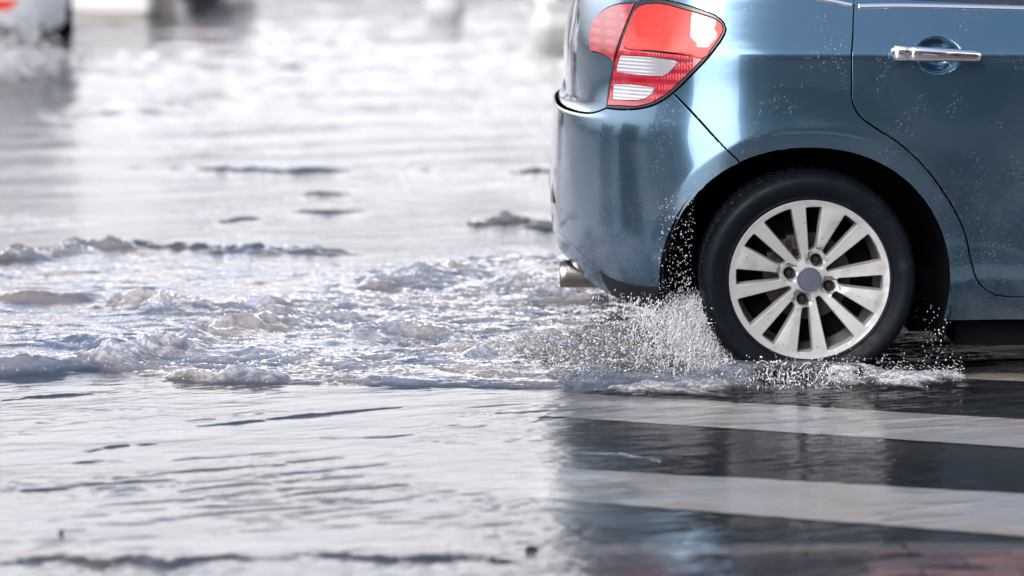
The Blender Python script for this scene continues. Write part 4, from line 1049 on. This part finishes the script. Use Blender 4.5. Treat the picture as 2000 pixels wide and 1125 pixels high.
# ------------------------------------------------------------------ street behind the viewpoint, seen mirrored in the paint and water
M_wall = [mat_n('facade_grey', (.26, .26, .27), (.36, .35, .34), 1.2), mat_n('facade_brick', (.16, .09, .07), (.22, .13, .10), 3), mat_n('facade_pale', (.52, .51, .49), (.62, .6, .57), 1.0)]
def building(x0, x1, y, dep, hh, m, label, at=None):
    e = empty('building', at or ((x0 + x1) / 2, y, 0), math.pi / 2 if at else math.pi); tag(e, label, 'building'); wd = x1 - x0
    b = MB(); b.box(-wd/2, wd/2, .25, dep, 0, hh); nfl = int(hh // 3.1); nw = max(2, int(wd // 2.8))
    xs_ = np.linspace(-wd/2 + .5, wd/2 - .5, nw + 1)
    for k in range(nw + 1): b.box(xs_[k] - .5, xs_[k] + .5, 0, .249, 0, hh)
    for j in range(nfl + 1):
        z0 = 0 if j == 0 else j * 3.1 - .5; z1 = min(j * 3.1 + .9, hh) if j < nfl else hh
        for k in range(nw): b.box(xs_[k] + .502, xs_[k+1] - .502, .004, .249, z0, z1)
    b.build('wall', m, e); c = MB(); c.box(-wd/2 - .2, wd/2 + .2, -.25, dep + .2, hh, hh + .4); c.build('roof', M_conc, e)
    for j in range(nfl):
        for k in range(nw):
            w_ = MB(); w_.box(xs_[k] + .505, xs_[k+1] - .505, .12, .16, j * 3.1 + .904, (j + 1) * 3.1 - .504); w_.build('window', M_glass, e)
building(-46, -24, -22, 9, 12.4, M_wall[2], 'pale rendered building behind the viewpoint, four storeys')
building(-4.6, 6, -23, 9, 10.8, M_wall[0], 'grey building of three storeys behind the viewpoint')
building(7.5, 24, -21, 9, 9.6, M_wall[1], 'brown brick building behind the viewpoint, far right')
building(0, 11, 0, 8, 8.5, M_wall[1], 'brown brick building far to the left of the view, nearer the viewpoint', (-38, -7, 0))
building(0, 9, 0, 8, 6.8, M_wall[2], 'pale low building far to the left of the view, level with the white car', (-40, 8, 0))
M_bark = mat_n('bark', (.07, .05, .04), (.13, .10, .08), 20); M_crown = mat_n('tree_leaves', (.035, .07, .02), (.09, .12, .04), 5)
def tree(x, y, hh, label):
    e = empty('street_tree', (x, y, 0)); tag(e, label, 'tree', 'street trees behind the viewpoint')
    b = MB(); b.tube([(0, 0, 0), (.05, 0, hh * .25), (-.04, .05, hh * .45), (0, 0, hh * .7)], [.18, .13, .10, .04], 10)
    for i in range(6):
        a = i * 1.1; b.tube([(0, 0, hh * (.35 + .04 * i)), (math.cos(a) * .8, math.sin(a) * .8, hh * (.5 + .04 * i)), (math.cos(a) * 1.5, math.sin(a) * 1.5, hh * (.62 + .04 * i))], [.07, .045, .015], 6)
    b.build('trunk', M_bark, e, True)
    cl = [(random.gauss(0, 1.0), random.gauss(0, 1.0), hh * random.uniform(.5, .95), random.uniform(.5, 1.0)) for _ in range(22)]
    def fn():
        c = random.choice(cl); d = rng.standard_normal(3); d /= np.linalg.norm(d); return (c[0] + d[0]*c[3]*random.random()**.4, c[1] + d[1]*c[3]*random.random()**.4, c[2] + d[2]*c[3]*.7)
    v, f = leafcloud(5000, fn, .12); mesh('crown', v, f, M_crown, e, False)
tree(1.8, -15, 6.0, 'leafy street tree behind the viewpoint, in front of the grey building')
tree(9.5, -15.5, 5.4, 'leafy street tree behind the viewpoint, in front of the brick building')
